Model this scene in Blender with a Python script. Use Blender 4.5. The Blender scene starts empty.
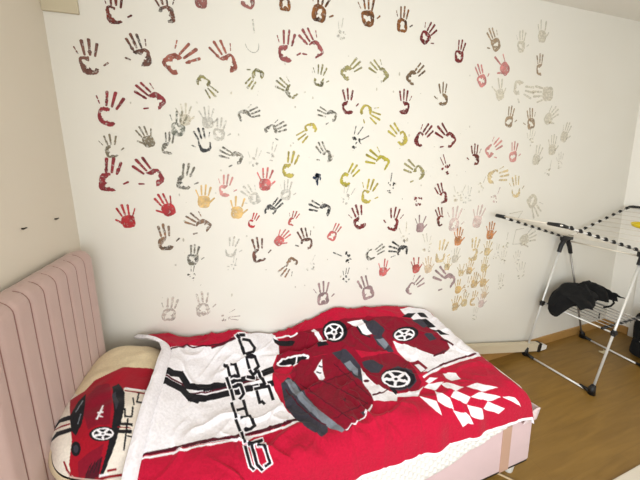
import bpy, bmesh, math, random
import numpy as np
from mathutils import Vector, Matrix, noise
random.seed(11)
SC = bpy.context.scene
COL = SC.collection

# ======================= camera, daylight, exposure =======================
cam_d = bpy.data.cameras.new('camera')
cam = bpy.data.objects.new('camera', cam_d); COL.objects.link(cam)
cam_d.sensor_fit = 'HORIZONTAL'; cam_d.sensor_width = 36.0
cam_d.lens = 279.375/640*36; cam_d.shift_x = .0017; cam_d.shift_y = -.05557; cam_d.clip_start = .02
YAW, PITCH, ROLL = 0.3066, 0.1605, -0.0182
fw = Vector((math.sin(YAW)*math.cos(PITCH), math.cos(YAW)*math.cos(PITCH), -math.sin(PITCH)))
rt = Vector((math.cos(YAW), -math.sin(YAW), 0)); up = rt.cross(fw)
r2 = rt*math.cos(ROLL) + up*math.sin(ROLL); u2 = -rt*math.sin(ROLL) + up*math.cos(ROLL)
cam.matrix_world = Matrix(((r2.x, u2.x, -fw.x, .664), (r2.y, u2.y, -fw.y, -1.492), (r2.z, u2.z, -fw.z, 1.589), (0, 0, 0, 1)))
SC.camera = cam

world = bpy.data.worlds.new('sky'); SC.world = world; world.use_nodes = True
bg = world.node_tree.nodes['Background']; bg.inputs[0].default_value = (.80, .88, 1.0, 1); bg.inputs[1].default_value = 1.2

def area(name, loc, rot, sx, sy, power, col):
    d = bpy.data.lights.new(name, 'AREA'); d.shape = 'RECTANGLE'; d.size = sx; d.size_y = sy; d.energy = power; d.color = col
    o = bpy.data.objects.new(name, d); COL.objects.link(o); o.location = loc; o.rotation_euler = rot
    return o
# daylight from the left wall window; an added weak fill at the front wall opening
area('left_window_daylight', (.03, -2.32, 1.42), (0, math.radians(-90), 0), 1.42, 1.24, 62, (.90, .96, 1.0))
area('front_window_fill', (1.25, -3.02, 1.32), (math.radians(90), 0, 0), 1.9, 1.5, 26, (.90, .96, 1.0)).data.spread = math.radians(140)
# unseen warm fill light just under the ceiling
area('unseen_ceiling_fill', (1.9, -1.9, 2.54), (0, 0, 0), .45, .45, 7, (1.0, .84, .62))
SC.view_settings.view_transform = 'Standard'; SC.view_settings.look = 'None'
SC.view_settings.gamma = 1.0; SC.view_settings.use_curve_mapping = False
SC.view_settings.exposure = -0.17

# ======================= helpers =======================
def lin(c):
    r = []
    for v in c:
        v = v/255
        r.append(v/12.92 if v <= .04045 else ((v+.055)/1.055)**2.4)
    return (r[0], r[1], r[2], 1.0)
def mat(name, rgb, rough=.6, metal=0.0, bump=None, var=0.0, vscale=6.0, sheen=0.0):
    m = bpy.data.materials.new(name); m.use_nodes = True
    nt = m.node_tree; b = nt.nodes['Principled BSDF']
    b.inputs['Base Color'].default_value = lin(rgb); b.inputs['Roughness'].default_value = rough; b.inputs['Metallic'].default_value = metal
    if sheen: b.inputs['Sheen Weight'].default_value = sheen
    tc = nt.nodes.new('ShaderNodeTexCoord')
    if var:
        n = nt.nodes.new('ShaderNodeTexNoise'); n.inputs['Scale'].default_value = vscale; n.inputs['Detail'].default_value = 4
        nt.links.new(tc.outputs['Object'], n.inputs['Vector'])
        mx = nt.nodes.new('ShaderNodeMix'); mx.data_type = 'RGBA'
        a = lin(rgb); mx.inputs[6].default_value = tuple(v*(1-var) for v in a[:3])+(1,); mx.inputs[7].default_value = tuple(min(1, v*(1+var)) for v in a[:3])+(1,)
        nt.links.new(n.outputs['Fac'], mx.inputs[0]); nt.links.new(mx.outputs[2], b.inputs['Base Color'])
    if bump:
        n2 = nt.nodes.new('ShaderNodeTexNoise'); n2.inputs['Scale'].default_value = bump[0]; n2.inputs['Detail'].default_value = 3
        nt.links.new(tc.outputs['Object'], n2.inputs['Vector'])
        bp = nt.nodes.new('ShaderNodeBump'); bp.inputs['Strength'].default_value = bump[1]; bp.inputs['Distance'].default_value = .004
        nt.links.new(n2.outputs['Fac'], bp.inputs['Height']); nt.links.new(bp.outputs['Normal'], b.inputs['Normal'])
    return m
class MB:
    """collects shapes and links them as ONE mesh object"""
    def __init__(s): s.v = []; s.f = []
    def add(s, v, f):
        o = len(s.v); s.v += [tuple(p) for p in v]; s.f += [tuple(i+o for i in q) for q in f]; return s
    def box(s, a, b, bev=0.0, seg=2):
        bm = bmesh.new(); bmesh.ops.create_cube(bm, size=1.0)
        for v in bm.verts:
            v.co = Vector([(a[i]+b[i])/2 + v.co[i]*(b[i]-a[i]) for i in range(3)])
        if bev: bmesh.ops.bevel(bm, geom=bm.edges[:], offset=bev, segments=seg, profile=.5, affect='EDGES')
        bm.verts.index_update()
        s.add([v.co[:] for v in bm.verts], [[v.index for v in f.verts] for f in bm.faces]); bm.free(); return s
    def tube(s, pts, r, n=10, cap=True):
        pts = [Vector(p) for p in pts]; m = len(pts); rr = r if isinstance(r, (list, tuple)) else [r]*m
        V = []; ref = None
        for i, p in enumerate(pts):
            t = (pts[min(i+1, m-1)] - pts[max(i-1, 0)]).normalized()
            if ref is None: ref = Vector((0, 0, 1)) if abs(t.z) < .9 else Vector((1, 0, 0))
            a = (ref - t*ref.dot(t)).normalized(); ref = a; b = t.cross(a)
            for k in range(n):
                q = 2*math.pi*k/n; V.append(p + (a*math.cos(q) + b*math.sin(q))*rr[i])
        F = []
        for i in range(m-1):
            for k in range(n):
                F.append((i*n+k, i*n+(k+1) % n, (i+1)*n+(k+1) % n, (i+1)*n+k))
        if cap: F.append(tuple(range(n))[::-1]); F.append(tuple((m-1)*n+k for k in range(n)))
        return s.add(V, F)
    def lathe(s, prof, c, n=24):
        V = []; F = []
        for r, z in prof:
            for k in range(n):
                q = 2*math.pi*k/n; V.append((c[0]+r*math.cos(q), c[1]+r*math.sin(q), c[2]+z))
        for i in range(len(prof)-1):
            for k in range(n): F.append((i*n+k, i*n+(k+1) % n, (i+1)*n+(k+1) % n, (i+1)*n+k))
        return s.add(V, F)
    def grid(s, P):
        n, m = P.shape[:2]; V = [tuple(map(float, q)) for q in P.reshape(-1, 3)]
        return s.add(V, [(i*m+j, i*m+j+1, (i+1)*m+j+1, (i+1)*m+j) for i in range(n-1) for j in range(m-1)])
    def build(s, name, m, parent=None, smooth=False, label=None):
        me = bpy.data.meshes.new(name); me.from_pydata(s.v, [], s.f); me.update()
        bm = bmesh.new(); bm.from_mesh(me); bmesh.ops.recalc_face_normals(bm, faces=bm.faces[:]); bm.to_mesh(me); bm.free()
        if smooth:
            me.polygons.foreach_set('use_smooth', [True]*len(me.polygons))
        o = bpy.data.objects.new(name, me); COL.objects.link(o)
        if m: me.materials.append(m)
        if parent:
            o.parent = parent
            w = parent.location.copy(); q = parent.parent
            while q: w += q.location; q = q.parent
            me.transform(Matrix.Translation(-w))
        if label: o['label'] = label
        return o
def tag(o, label, cat, group=None):
    o['label'] = label; o['category'] = cat
    if group: o['group'] = group
    return o
def thing(name, loc, label, cat, group=None):
    o = bpy.data.objects.new(name, None); COL.objects.link(o); o.location = loc; o.empty_display_size = .05
    return tag(o, label, cat, group)
def struct(o): o['kind'] = 'structure'; return o
def autosmooth(o, deg=35):
    me = o.data; me.polygons.foreach_set('use_smooth', [True]*len(me.polygons))
    try: me.set_sharp_from_angle(angle=math.radians(deg))
    except Exception: pass
    return o

# ======================= materials of the room =======================
def plaster(name, rgb, rgb2):
    m = bpy.data.materials.new(name); m.use_nodes = True; nt = m.node_tree; b = nt.nodes['Principled BSDF']
    b.inputs['Roughness'].default_value = .55
    tc = nt.nodes.new('ShaderNodeTexCoord'); n = nt.nodes.new('ShaderNodeTexNoise'); n.inputs['Scale'].default_value = 1.7; n.inputs['Detail'].default_value = 6
    nt.links.new(tc.outputs['Object'], n.inputs['Vector'])
    mx = nt.nodes.new('ShaderNodeMix'); mx.data_type = 'RGBA'; mx.inputs[6].default_value = lin(rgb); mx.inputs[7].default_value = lin(rgb2)
    nt.links.new(n.outputs['Fac'], mx.inputs[0]); nt.links.new(mx.outputs[2], b.inputs['Base Color'])
    n2 = nt.nodes.new('ShaderNodeTexNoise'); n2.inputs['Scale'].default_value = 90; n2.inputs['Detail'].default_value = 4
    nt.links.new(tc.outputs['Object'], n2.inputs['Vector'])
    bp = nt.nodes.new('ShaderNodeBump'); bp.inputs['Strength'].default_value = .12; bp.inputs['Distance'].default_value = .002
    nt.links.new(n2.outputs['Fac'], bp.inputs['Height']); nt.links.new(bp.outputs['Normal'], b.inputs['Normal'])
    return m
M_back = plaster('cream_plaster', (229, 226, 217), (223, 218, 206))
M_left = plaster('beige_plaster', (224, 216, 201), (219, 209, 192))
M_right = plaster('white_plaster', (247, 244, 236), (244, 240, 231))
M_ceil = plaster('ceiling_paint', (228, 224, 214), (224, 219, 208))
def wood_floor():
    m = bpy.data.materials.new('oak_laminate'); m.use_nodes = True; nt = m.node_tree; b = nt.nodes['Principled BSDF']
    tc = nt.nodes.new('ShaderNodeTexCoord')
    br = nt.nodes.new('ShaderNodeTexBrick'); br.offset = .37
    br.inputs['Scale'].default_value = 1.0; br.inputs['Brick Width'].default_value = 1.28; br.inputs['Row Height'].default_value = .192
    br.inputs['Mortar Size'].default_value = .0012; br.inputs['Mortar Smooth'].default_value = .3
    br.inputs['Color1'].default_value = (.40, .40, .40, 1); br.inputs['Color2'].default_value = (.62, .62, .62, 1); br.inputs['Mortar'].default_value = (.25, .25, .25, 1)
    nt.links.new(tc.outputs['Object'], br.inputs['Vector'])
    mp = nt.nodes.new('ShaderNodeMapping'); mp.inputs['Scale'].default_value = (1.6, 13, 1)
    nt.links.new(tc.outputs['Object'], mp.inputs['Vector'])
    n = nt.nodes.new('ShaderNodeTexNoise'); n.inputs['Scale'].default_value = 2.2; n.inputs['Detail'].default_value = 8; n.inputs['Distortion'].default_value = .6
    nt.links.new(mp.outputs['Vector'], n.inputs['Vector'])
    cr = nt.nodes.new('ShaderNodeValToRGB')
    cr.color_ramp.elements[0].position = .28; cr.color_ramp.elements[0].color = lin((126, 94, 40))
    cr.color_ramp.elements[1].position = .75; cr.color_ramp.elements[1].color = lin((148, 113, 52))
    nt.links.new(n.outputs['Fac'], cr.inputs['Fac'])
    mx = nt.nodes.new('ShaderNodeMix'); mx.data_type = 'RGBA'; mx.blend_type = 'OVERLAY'; mx.inputs[0].default_value = .25
    nt.links.new(cr.outputs['Color'], mx.inputs[6]); nt.links.new(br.outputs['Color'], mx.inputs[7])
    nt.links.new(mx.outputs[2], b.inputs['Base Color']); b.inputs['Roughness'].default_value = .42
    return m
M_floor = wood_floor()
M_base = mat('oak_skirting', (176, 134, 76), .5, var=.12, vscale=9)
M_white = mat('white_plastic', (236, 234, 228), .4)
M_black = mat('black_plastic', (14, 14, 15), .5)

# ======================= room shell =======================
W, H, D = 3.941, 2.6, -3.1
T = .12
struct(MB().box((-T, D-T, -.12), (W+T, T, 0)).build('floor', M_floor))
struct(MB().box((-T, D-T, H), (W+T, T, H+.12)).build('ceiling', M_ceil))
wall_back = struct(MB().box((-T, 0, 0), (W+T, T, H)).build('wall_back', M_back))
ly0, ly1, lz0, lz1 = -2.96, -1.68, .68, 2.16        # window opening in the left wall, behind the photographer
wall_left = struct(MB().box((-T, ly1, 0), (0, 0, H)).box((-T, D, 0), (0, ly0, H)).box((-T, ly0, 0), (0, ly1, lz0)).box((-T, ly0, lz1), (0, ly1, H)).build('wall_left', M_left))
wl = MB()
for a, b in (((ly0, lz0), (ly1, lz0+.06)), ((ly0, lz1-.06), (ly1, lz1)), ((ly0, lz0+.06), (ly0+.06, lz1-.06)), ((ly1-.06, lz0+.06), (ly1, lz1-.06))):
    wl.box((-.09, a[0], a[1]), (-.03, b[0], b[1]), .006)
struct(wl.build('window_2', M_white))
struct(MB().box((W, D, 0), (W+T, 0, H)).build('wall_right', M_right))
wx0, wx1, wz0, wz1 = .28, 2.22, .55, 2.10          # unseen window opening behind the photographer, kept for the front fill
struct(MB().box((-T, D-T, 0), (wx0, D, H)).box((wx1, D-T, 0), (W+T, D, H)).box((wx0, D-T, 0), (wx1, D, wz0)).box((wx0, D-T, wz1), (wx1, D, H)).build('wall_front', M_left))
wf = MB()
for a, b in (((wx0, wz0), (wx1, wz0+.06)), ((wx0, wz1-.06), (wx1, wz1)), ((wx0, wz0+.06), (wx0+.06, wz1-.06)), ((wx1-.06, wz0+.06), (wx1, wz1-.06)), ((1.22, wz0+.06), (1.28, wz1-.06))):
    wf.box((a[0], D-.09, a[1]), (b[0], D-.03, b[1]), .006)
struct(wf.build('window_1', M_white))
struct(MB().box((.0, -.012, 0), (W, 0, .07), .003).build('baseboard_back', M_base))
struct(MB().box((W-.012, -.16, 0), (W, -.013, .07), .003).build('baseboard_right', M_base))
struct(MB().box((0, D, 0), (.012, -.013, .07), .003).build('baseboard_left', M_base))
# the lower beam end in the top left corner, a duller tan than the walls
struct(MB().box((.0, -.012, 2.19), (.123, 0, H), .003).build('trim_1', mat('dull_tan', (200, 189, 162), .6)))
# door casing and door leaf in the right wall
struct(MB().box((W-.018, -.235, 0), (W, -.165, 2.08), .004).box((W-.018, -1.16, 0), (W, -1.09, 2.08), .004).box((W-.018, -1.09, 2.01), (W, -.235, 2.08), .004).build('trim_2', M_white))
door = struct(MB().box((W-.010, -1.088, .008), (W, -.237, 2.008), .003).build('door_1', M_white))
MB().tube([(W-.010, -1.0, 1.0), (W-.05, -1.0, 1.0), (W-.055, -.98, 1.0), (W-.055, -.89, 1.0)], .009).build('door_handle', mat('door_metal', (170, 168, 165), .3, 1.0), door, True)

# ---------- painted handprints on the back wall ----------
PRINTS = [
(0.246,2.203,0.134,3,68,'C','darkred',1),
(0.132,1.996,0.146,-2,56,'C','redbrown',1),
(0.334,2.044,0.141,-16,-114,'C','brownblack',-1),
(0.447,2.231,0.135,-7,-128,'C','brownblack',-1),
(0.456,2.029,0.171,47,107,'C','rust',1),
(0.696,2.048,0.155,-26,-126,'C','rust',-1),
(0.592,2.303,0.112,5,None,'S','dullrose',1),
(0.801,2.332,0.126,23,-32,'C','dullrose',-1),
(0.979,2.343,0.121,2,None,'O','umber',1),
(1.155,2.324,0.162,10,None,'O','umber',1),
(0.976,2.117,0.16,4,76,'C','rosered',1),
(1.135,2.151,0.158,-31,-117,'C','rosered',-1),
(1.434,2.335,0.16,-6,None,'O','umber',1),
(1.648,2.324,0.144,2,None,'O','umber',1),
(1.805,2.278,0.14,33,None,'O','crimson',1),
(2.059,2.196,0.139,4,None,'O','crimson',1),
(1.725,2.052,0.151,41,103,'C','brown',1),
(1.956,1.938,0.143,4,-68,'C','brown',-1),
(1.31,2.05,0.144,44,104,'C','olive',1),
(1.532,2.055,0.14,-46,-111,'C','olive',-1),
(1.316,1.868,0.142,-9,61,'C','crimson',1),
(1.677,1.88,0.148,5,-67,'C','crimson',-1),
(1.427,1.855,0.14,110,179,'C','yellow',1),
(1.22,1.822,0.119,-64,-128,'C','charcoal',-1),
(1.149,1.999,0.118,8,1,'C','darkolive',1),
(1.001,1.936,0.13,-51,46,'C','darkolive',-1),
(0.831,2.007,0.117,-146,-177,'C','darkolive',1),
(0.573,1.959,0.114,133,-176,'C','darkolive',1),
(0.752,1.809,0.118,64,152,'C','charcoal',1),
(0.883,1.738,0.124,63,-177,'C','charcoal',1),
(1.099,1.751,0.13,-121,-173,'C','yellow',-1),
(0.173,1.789,0.155,14,78,'C','red',1),
(0.371,1.864,0.138,-44,-122,'C','red',-1),
(0.32,1.682,0.103,-18,None,'S','taupe',-1),
(0.447,1.737,0.124,10,None,'O','greyolive',1),
(0.481,1.783,0.105,0,None,'S','fainttan',1),
(0.581,1.772,0.108,0,None,'S','faintgrey',1),
(0.627,1.716,0.116,7,None,'O','faintgrey',1),
(0.559,1.663,0.121,-9,4,'C','black',-1),
(0.396,1.65,0.108,5,80,'C','charcoal',1),
(0.17,1.638,0.106,-8,59,'C','taupe',1),
(0.142,1.5,0.162,10,81,'C','red',1),
(0.329,1.516,0.153,-32,-120,'C','red',-1),
(0.373,1.359,0.122,-20,None,'S','brightred',-1),
(0.2,1.315,0.118,-6,None,'S','brightred',-1),
(0.451,1.487,0.135,12,66,'C','charcoal',1),
(0.705,1.603,0.123,-58,-124,'C','charcoal',-1),
(0.788,1.576,0.11,8,None,'D','faintgrey',1),
(0.872,1.605,0.111,8,None,'D','faintgrey',1),
(0.533,1.388,0.122,4,None,'S','amber',1),
(0.688,1.321,0.127,8,None,'S','amber',1),
(0.637,1.438,0.119,8,82,'C','pink',1),
(0.783,1.389,0.121,-31,None,'O','faintgrey',-1),
(0.839,1.46,0.128,5,None,'S','coral',1),
(0.97,1.53,0.148,10,72,'C','yellow',1),
(0.949,1.4,0.117,4,None,'O','faintgrey',1),
(1.188,1.601,0.128,-25,-122,'C','charcoal',-1),
(1.669,1.701,0.157,-40,-73,'C','yellow',-1),
(1.798,1.695,0.166,38,94,'C','crimson',1),
(2.026,1.696,0.18,-43,-107,'C','crimson',-1),
(1.353,1.683,0.148,43,None,'D','black',1),
(1.542,1.56,0.169,-58,-136,'C','brightyellow',-1),
(1.8,1.492,0.171,-53,-130,'C','olive',-1),
(1.303,1.468,0.152,33,78,'C','brightyellow',1),
(1.438,1.361,0.155,16,79,'C','yellow',1),
(1.601,1.407,0.136,10,None,'D','black',1),
(1.393,1.206,0.159,-21,44,'C','crimson',1),
(1.622,1.173,0.158,17,-42,'C','crimson',-1),
(1.808,1.314,0.141,39,None,'D','crimson',1),
(1.995,1.322,0.149,-20,-104,'C','crimson',-1),
(1.989,1.167,0.137,-24,95,'C','darkred',1),
(2.119,1.315,0.15,8,93,'D','fainttan',1),
(1.825,1.135,0.125,3,None,'S','mauve',1),
(2.099,1.13,0.18,2,None,'O','palepink',1),
(2.299,1.134,0.17,10,None,'S','palepink',1),
(2.142,1.012,0.134,2,None,'S','orange',1),
(2.429,1.026,0.139,0,None,'S','orange',1),
(2.242,1.565,0.148,1,-105,'C','darkred',-1),
(2.015,1.505,0.147,-27,None,'D','crimson',1),
(2.367,1.624,0.166,48,66,'C','pink',1),
(2.413,1.445,0.201,80,107,'C','yellowtan',1),
(2.583,1.58,0.15,-4,None,'O','pink',1),
(2.516,1.818,0.148,1,None,'O','tan',1),
(2.726,1.809,0.154,-8,None,'O','tan',-1),
(2.89,1.847,0.165,46,None,'S','fainttan',1),
(3.08,1.721,0.157,17,None,'S','fainttan',1),
(2.254,2.068,0.149,-31,None,'O','rose',1),
(2.44,2.155,0.159,-49,None,'S','rose',-1),
(2.347,2.293,0.154,-31,None,'O','tan',-1),
(2.564,2.301,0.142,-5,None,'O','fainttan',1),
(2.747,2.382,0.155,-6,None,'S','fainttan',1),
(2.76,2.172,0.145,-1,86,'C','tan',-1),
(2.415,1.99,0.146,-22,None,'S','fainttan',1),
(2.58,2.044,0.203,94,108,'C','fainttan',1),
(2.863,2.019,0.211,-93,None,'S','fainttan',1),
(2.735,1.677,0.137,3,None,'D','fainttan',1),
(2.968,1.626,0.157,-4,None,'S','fainttan',1),
(2.812,1.555,0.154,6,None,'S','fainttan',1),
(2.644,1.328,0.172,-17,-7,'C','yellowtan',1),
(2.816,1.251,0.206,138,None,'O','fainttan',1),
(2.439,1.289,0.139,7,None,'D','palepink',1),
(1.997,0.915,0.169,6,8,'C','yellowtan',1),
(2.285,0.893,0.179,1,-60,'C','yellowtan',1),
(1.903,0.842,0.124,-9,None,'S','peach',1),
(1.806,0.856,0.122,-8,None,'S','dullred',1),
(2.061,0.834,0.099,-4,None,'S','yellowtan',1),
(2.187,0.772,0.102,-5,None,'S','yellowtan',1),
(2.259,0.777,0.113,5,None,'S','ochre',1),
(2.17,0.646,0.114,5,None,'S','amber',1),
(2.242,0.649,0.122,5,None,'D','peach',1),
(2.314,0.668,0.129,5,None,'S','ochre',1),
(2.399,0.663,0.131,4,None,'S','ochre',1),
(2.153,0.518,0.123,5,None,'S','ochre',1),
(2.233,0.534,0.117,5,None,'S','yellowtan',1),
(2.317,0.526,0.125,5,83,'C','ochre',1),
(2.396,0.496,0.12,4,None,'S','palepink',1),
(2.419,0.564,0.105,4,None,'S','peach',1),
(2.397,0.78,0.122,4,None,'S','yellowtan',1),
(2.414,0.9,0.12,4,None,'S','yellowtan',1),
(1.887,0.992,0.148,-14,None,'D','fainttan',-1),
(2.126,0.884,0.117,2,None,'S','fainttan',1),
(2.338,0.402,0.114,4,None,'D','fainttan',1),
(1.773,0.719,0.159,49,108,'C','mauve',1),
(2.085,0.727,0.214,-44,-127,'C','mauve',-1),
(1.452,0.745,0.177,-16,None,'O','mauve',-1),
(1.151,0.758,0.157,-5,None,'O','mauve',1),
(1.557,0.871,0.12,2,None,'S','coral',1),
(1.47,0.995,0.145,59,67,'C','charcoal',1),
(1.701,0.993,0.157,-75,-176,'C','black',1),
(1.314,0.995,0.146,-56,None,'D','black',-1),
(1.301,0.863,0.102,11,None,'D','black',1),
(0.761,1.256,0.087,21,74,'C','brightred',1),
(0.859,1.319,0.121,41,-168,'C','black',1),
(0.977,1.248,0.09,20,95,'C','dullred',1),
(0.9,1.147,0.109,41,None,'S','coral',1),
(1.06,1.112,0.139,-12,-136,'C','brownblack',-1),
(0.788,1.074,0.148,-10,59,'C','brownblack',1),
(0.969,1.01,0.131,-143,-178,'C','greybrown',1),
(1.081,0.971,0.125,55,None,'D','faintgrey',1),
(1.172,1.301,0.141,-60,-131,'C','black',-1),
(1.213,1.143,0.116,27,None,'O','coral',1),
(0.344,1.192,0.138,-8,62,'C','greybrown',1),
(0.524,1.266,0.133,-47,-143,'C','greybrown',-1),
(0.458,1.095,0.113,6,None,'O','charcoal',1),
(0.645,1.114,0.117,8,4,'C','faintgrey',1),
(0.644,1.026,0.089,8,None,'D','faintgrey',1),
(0.447,1.01,0.077,9,None,'D','charcoal',1),
(0.323,0.818,0.135,10,None,'O','faintmauve',1),
(0.484,0.815,0.142,-6,None,'O','faintmauve',1),
(0.59,0.754,0.111,90,None,'D','faintmauve',1),
(0.81,2.148,0.166,-19,None,'F','faintgrey',1),
(1.282,2.234,0.126,12,None,'D','faintgrey',1),
(1.302,1.357,0.126,22,None,'D','faintgrey',1),
(1.713,1.079,0.143,-2,None,'D','fainttan',1),
(2.781,0.669,0.151,-8,None,'D','fainttan',1),
(2.774,0.952,0.183,71,None,'S','fainttan',1),
(2.584,0.934,0.135,6,None,'D','fainttan',1),
(2.503,0.866,0.127,-6,None,'D','fainttan',1),
(2.724,0.782,0.133,-7,None,'D','fainttan',1),
(2.57,0.619,0.133,-6,None,'D','fainttan',1),
(2.579,0.802,0.129,-7,None,'D','fainttan',1),
(3.073,1.513,0.137,-10,None,'D','fainttan',1),
(2.951,1.463,0.136,-9,None,'D','fainttan',1),
(2.197,1.296,0.137,-5,None,'D','faintgrey',1),
(2.303,1.373,0.135,5,None,'D','fainttan',1),
]
PCOL = dict(darkred=(92, 30, 26), redbrown=(104, 58, 50), brownblack=(50, 36, 30), rust=(150, 72, 56), dullrose=(152, 92, 86), umber=(78, 48, 26), rosered=(142, 50, 52),
  crimson=(112, 18, 22), brown=(108, 80, 56), olive=(152, 144, 88), yellow=(180, 165, 66), charcoal=(78, 78, 72), darkolive=(100, 96, 56), red=(136, 28, 38), taupe=(124, 112, 88),
  greyolive=(108, 112, 98), fainttan=(196, 182, 148), faintgrey=(176, 172, 160), black=(38, 38, 38), brightred=(176, 24, 34), amber=(230, 188, 108), pink=(212, 140, 134), coral=(202, 96, 94),
  brightyellow=(178, 166, 44), mauve=(160, 132, 132), palepink=(226, 194, 188), orange=(202, 128, 62), tan=(164, 138, 106), rose=(204, 128, 124), yellowtan=(218, 188, 118), peach=(222, 194, 156),
  dullred=(180, 82, 76), ochre=(216, 178, 106), greybrown=(92, 80, 68), faintmauve=(196, 180, 170), blue=(16, 42, 74))
PALPHA = dict(fainttan=.36, faintgrey=.42, palepink=.5, faintmauve=.55, peach=.55, yellowtan=.5, ochre=.55, orange=.75, tan=.8, amber=.7, pink=.75, rose=.85, mauve=.85, charcoal=.9, greyolive=.85, taupe=.85, olive=.9)
PATCHY = dict(charcoal=.07, darkolive=.06, greyolive=.07, taupe=.03, black=.04, greybrown=.04, faintgrey=.06, fainttan=.04, faintmauve=.05, olive=.03, brownblack=.02, umber=.0, coral=.03, tan=.02)
# prints made with two paints on one hand
SECOND = dict(brownblack=(124, 78, 62), redbrown=(142, 98, 84), darkred=(126, 52, 40), umber=(150, 92, 38), charcoal=(128, 122, 104), greybrown=(158, 118, 86), darkolive=(158, 150, 88), brown=(140, 116, 84), rust=(176, 104, 86), rosered=(168, 92, 92))
def paint(name, rgb, al):
    m = bpy.data.materials.new(name); m.use_nodes = True; nt = m.node_tree; b = nt.nodes['Principled BSDF']
    b.inputs['Base Color'].default_value = lin(rgb); b.inputs['Roughness'].default_value = .6
    g = nt.nodes.new('ShaderNodeNewGeometry')
    n = nt.nodes.new('ShaderNodeTexNoise'); n.inputs['Scale'].default_value = 60; n.inputs['Detail'].default_value = 6; n.inputs['Roughness'].default_value = .72
    nt.links.new(g.outputs['Position'], n.inputs['Vector'])
    cr = nt.nodes.new('ShaderNodeMapRange'); pt = PATCHY.get(name[6:], 0); cr.inputs[1].default_value = .36+pt*.6; cr.inputs[2].default_value = .48+pt; cr.inputs[3].default_value = al*(.25-pt*1.6); cr.inputs[4].default_value = al
    nt.links.new(n.outputs['Fac'], cr.inputs[0]); nt.links.new(cr.outputs[0], b.inputs['Alpha'])
    n2 = nt.nodes.new('ShaderNodeTexNoise'); n2.inputs['Scale'].default_value = 22; n2.inputs['Detail'].default_value = 4
    nt.links.new(g.outputs['Position'], n2.inputs['Vector'])
    mr = nt.nodes.new('ShaderNodeMapRange'); mr.inputs[1].default_value = .35; mr.inputs[2].default_value = .65
    nt.links.new(n2.outputs['Fac'], mr.inputs[0])
    mx = nt.nodes.new('ShaderNodeMix'); mx.data_type = 'RGBA'; c = lin(rgb)
    mx.inputs[6].default_value = (c[0]*.62, c[1]*.62, c[2]*.62, 1); mx.inputs[7].default_value = lin(SECOND[name[6:]]) if name[6:] in SECOND else (min(1, c[0]*1.25+.01), min(1, c[1]*1.25+.01), min(1, c[2]*1.25+.01), 1)
    nt.links.new(mr.outputs[0], mx.inputs[0]); nt.links.new(mx.outputs[2], b.inputs['Base Color'])
    return m
M_paint = {k: paint('paint_'+k, v, PALPHA.get(k, .96)) for k, v in PCOL.items()}
def capsule(a, b, r0, r1, rnd):
    ax, ay = a; bx, by = b; d = math.atan2(by-ay, bx-ax); o = []
    for k in range(6): q = d - math.pi/2 + math.pi*k/5; o.append((bx+r1*math.cos(q)*(1+rnd.uniform(-.12, .12)), by+r1*math.sin(q)*(1+rnd.uniform(-.12, .12))))
    for k in range(6): q = d + math.pi/2 + math.pi*k/5; o.append((ax+r0*math.cos(q)*(1+rnd.uniform(-.12, .12)), ay+r0*math.sin(q)*(1+rnd.uniform(-.12, .12))))
    return o
def blob(c, rx, ry, rnd, n=14, j=.16):
    return [(c[0]+rx*math.cos(2*math.pi*k/n)*(1+rnd.uniform(-j, j)), c[1]+ry*math.sin(2*math.pi*k/n)*(1+rnd.uniform(-j, j))) for k in range(n)]
def palm_r(q):      # outline of a palm, direction q measured from the thumb side
    c, s = abs(math.cos(q)), abs(math.sin(q))
    return .235/(c**3.2+s**3.2)**(1/3.2)*(1 + .05*math.sin(q))
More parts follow.
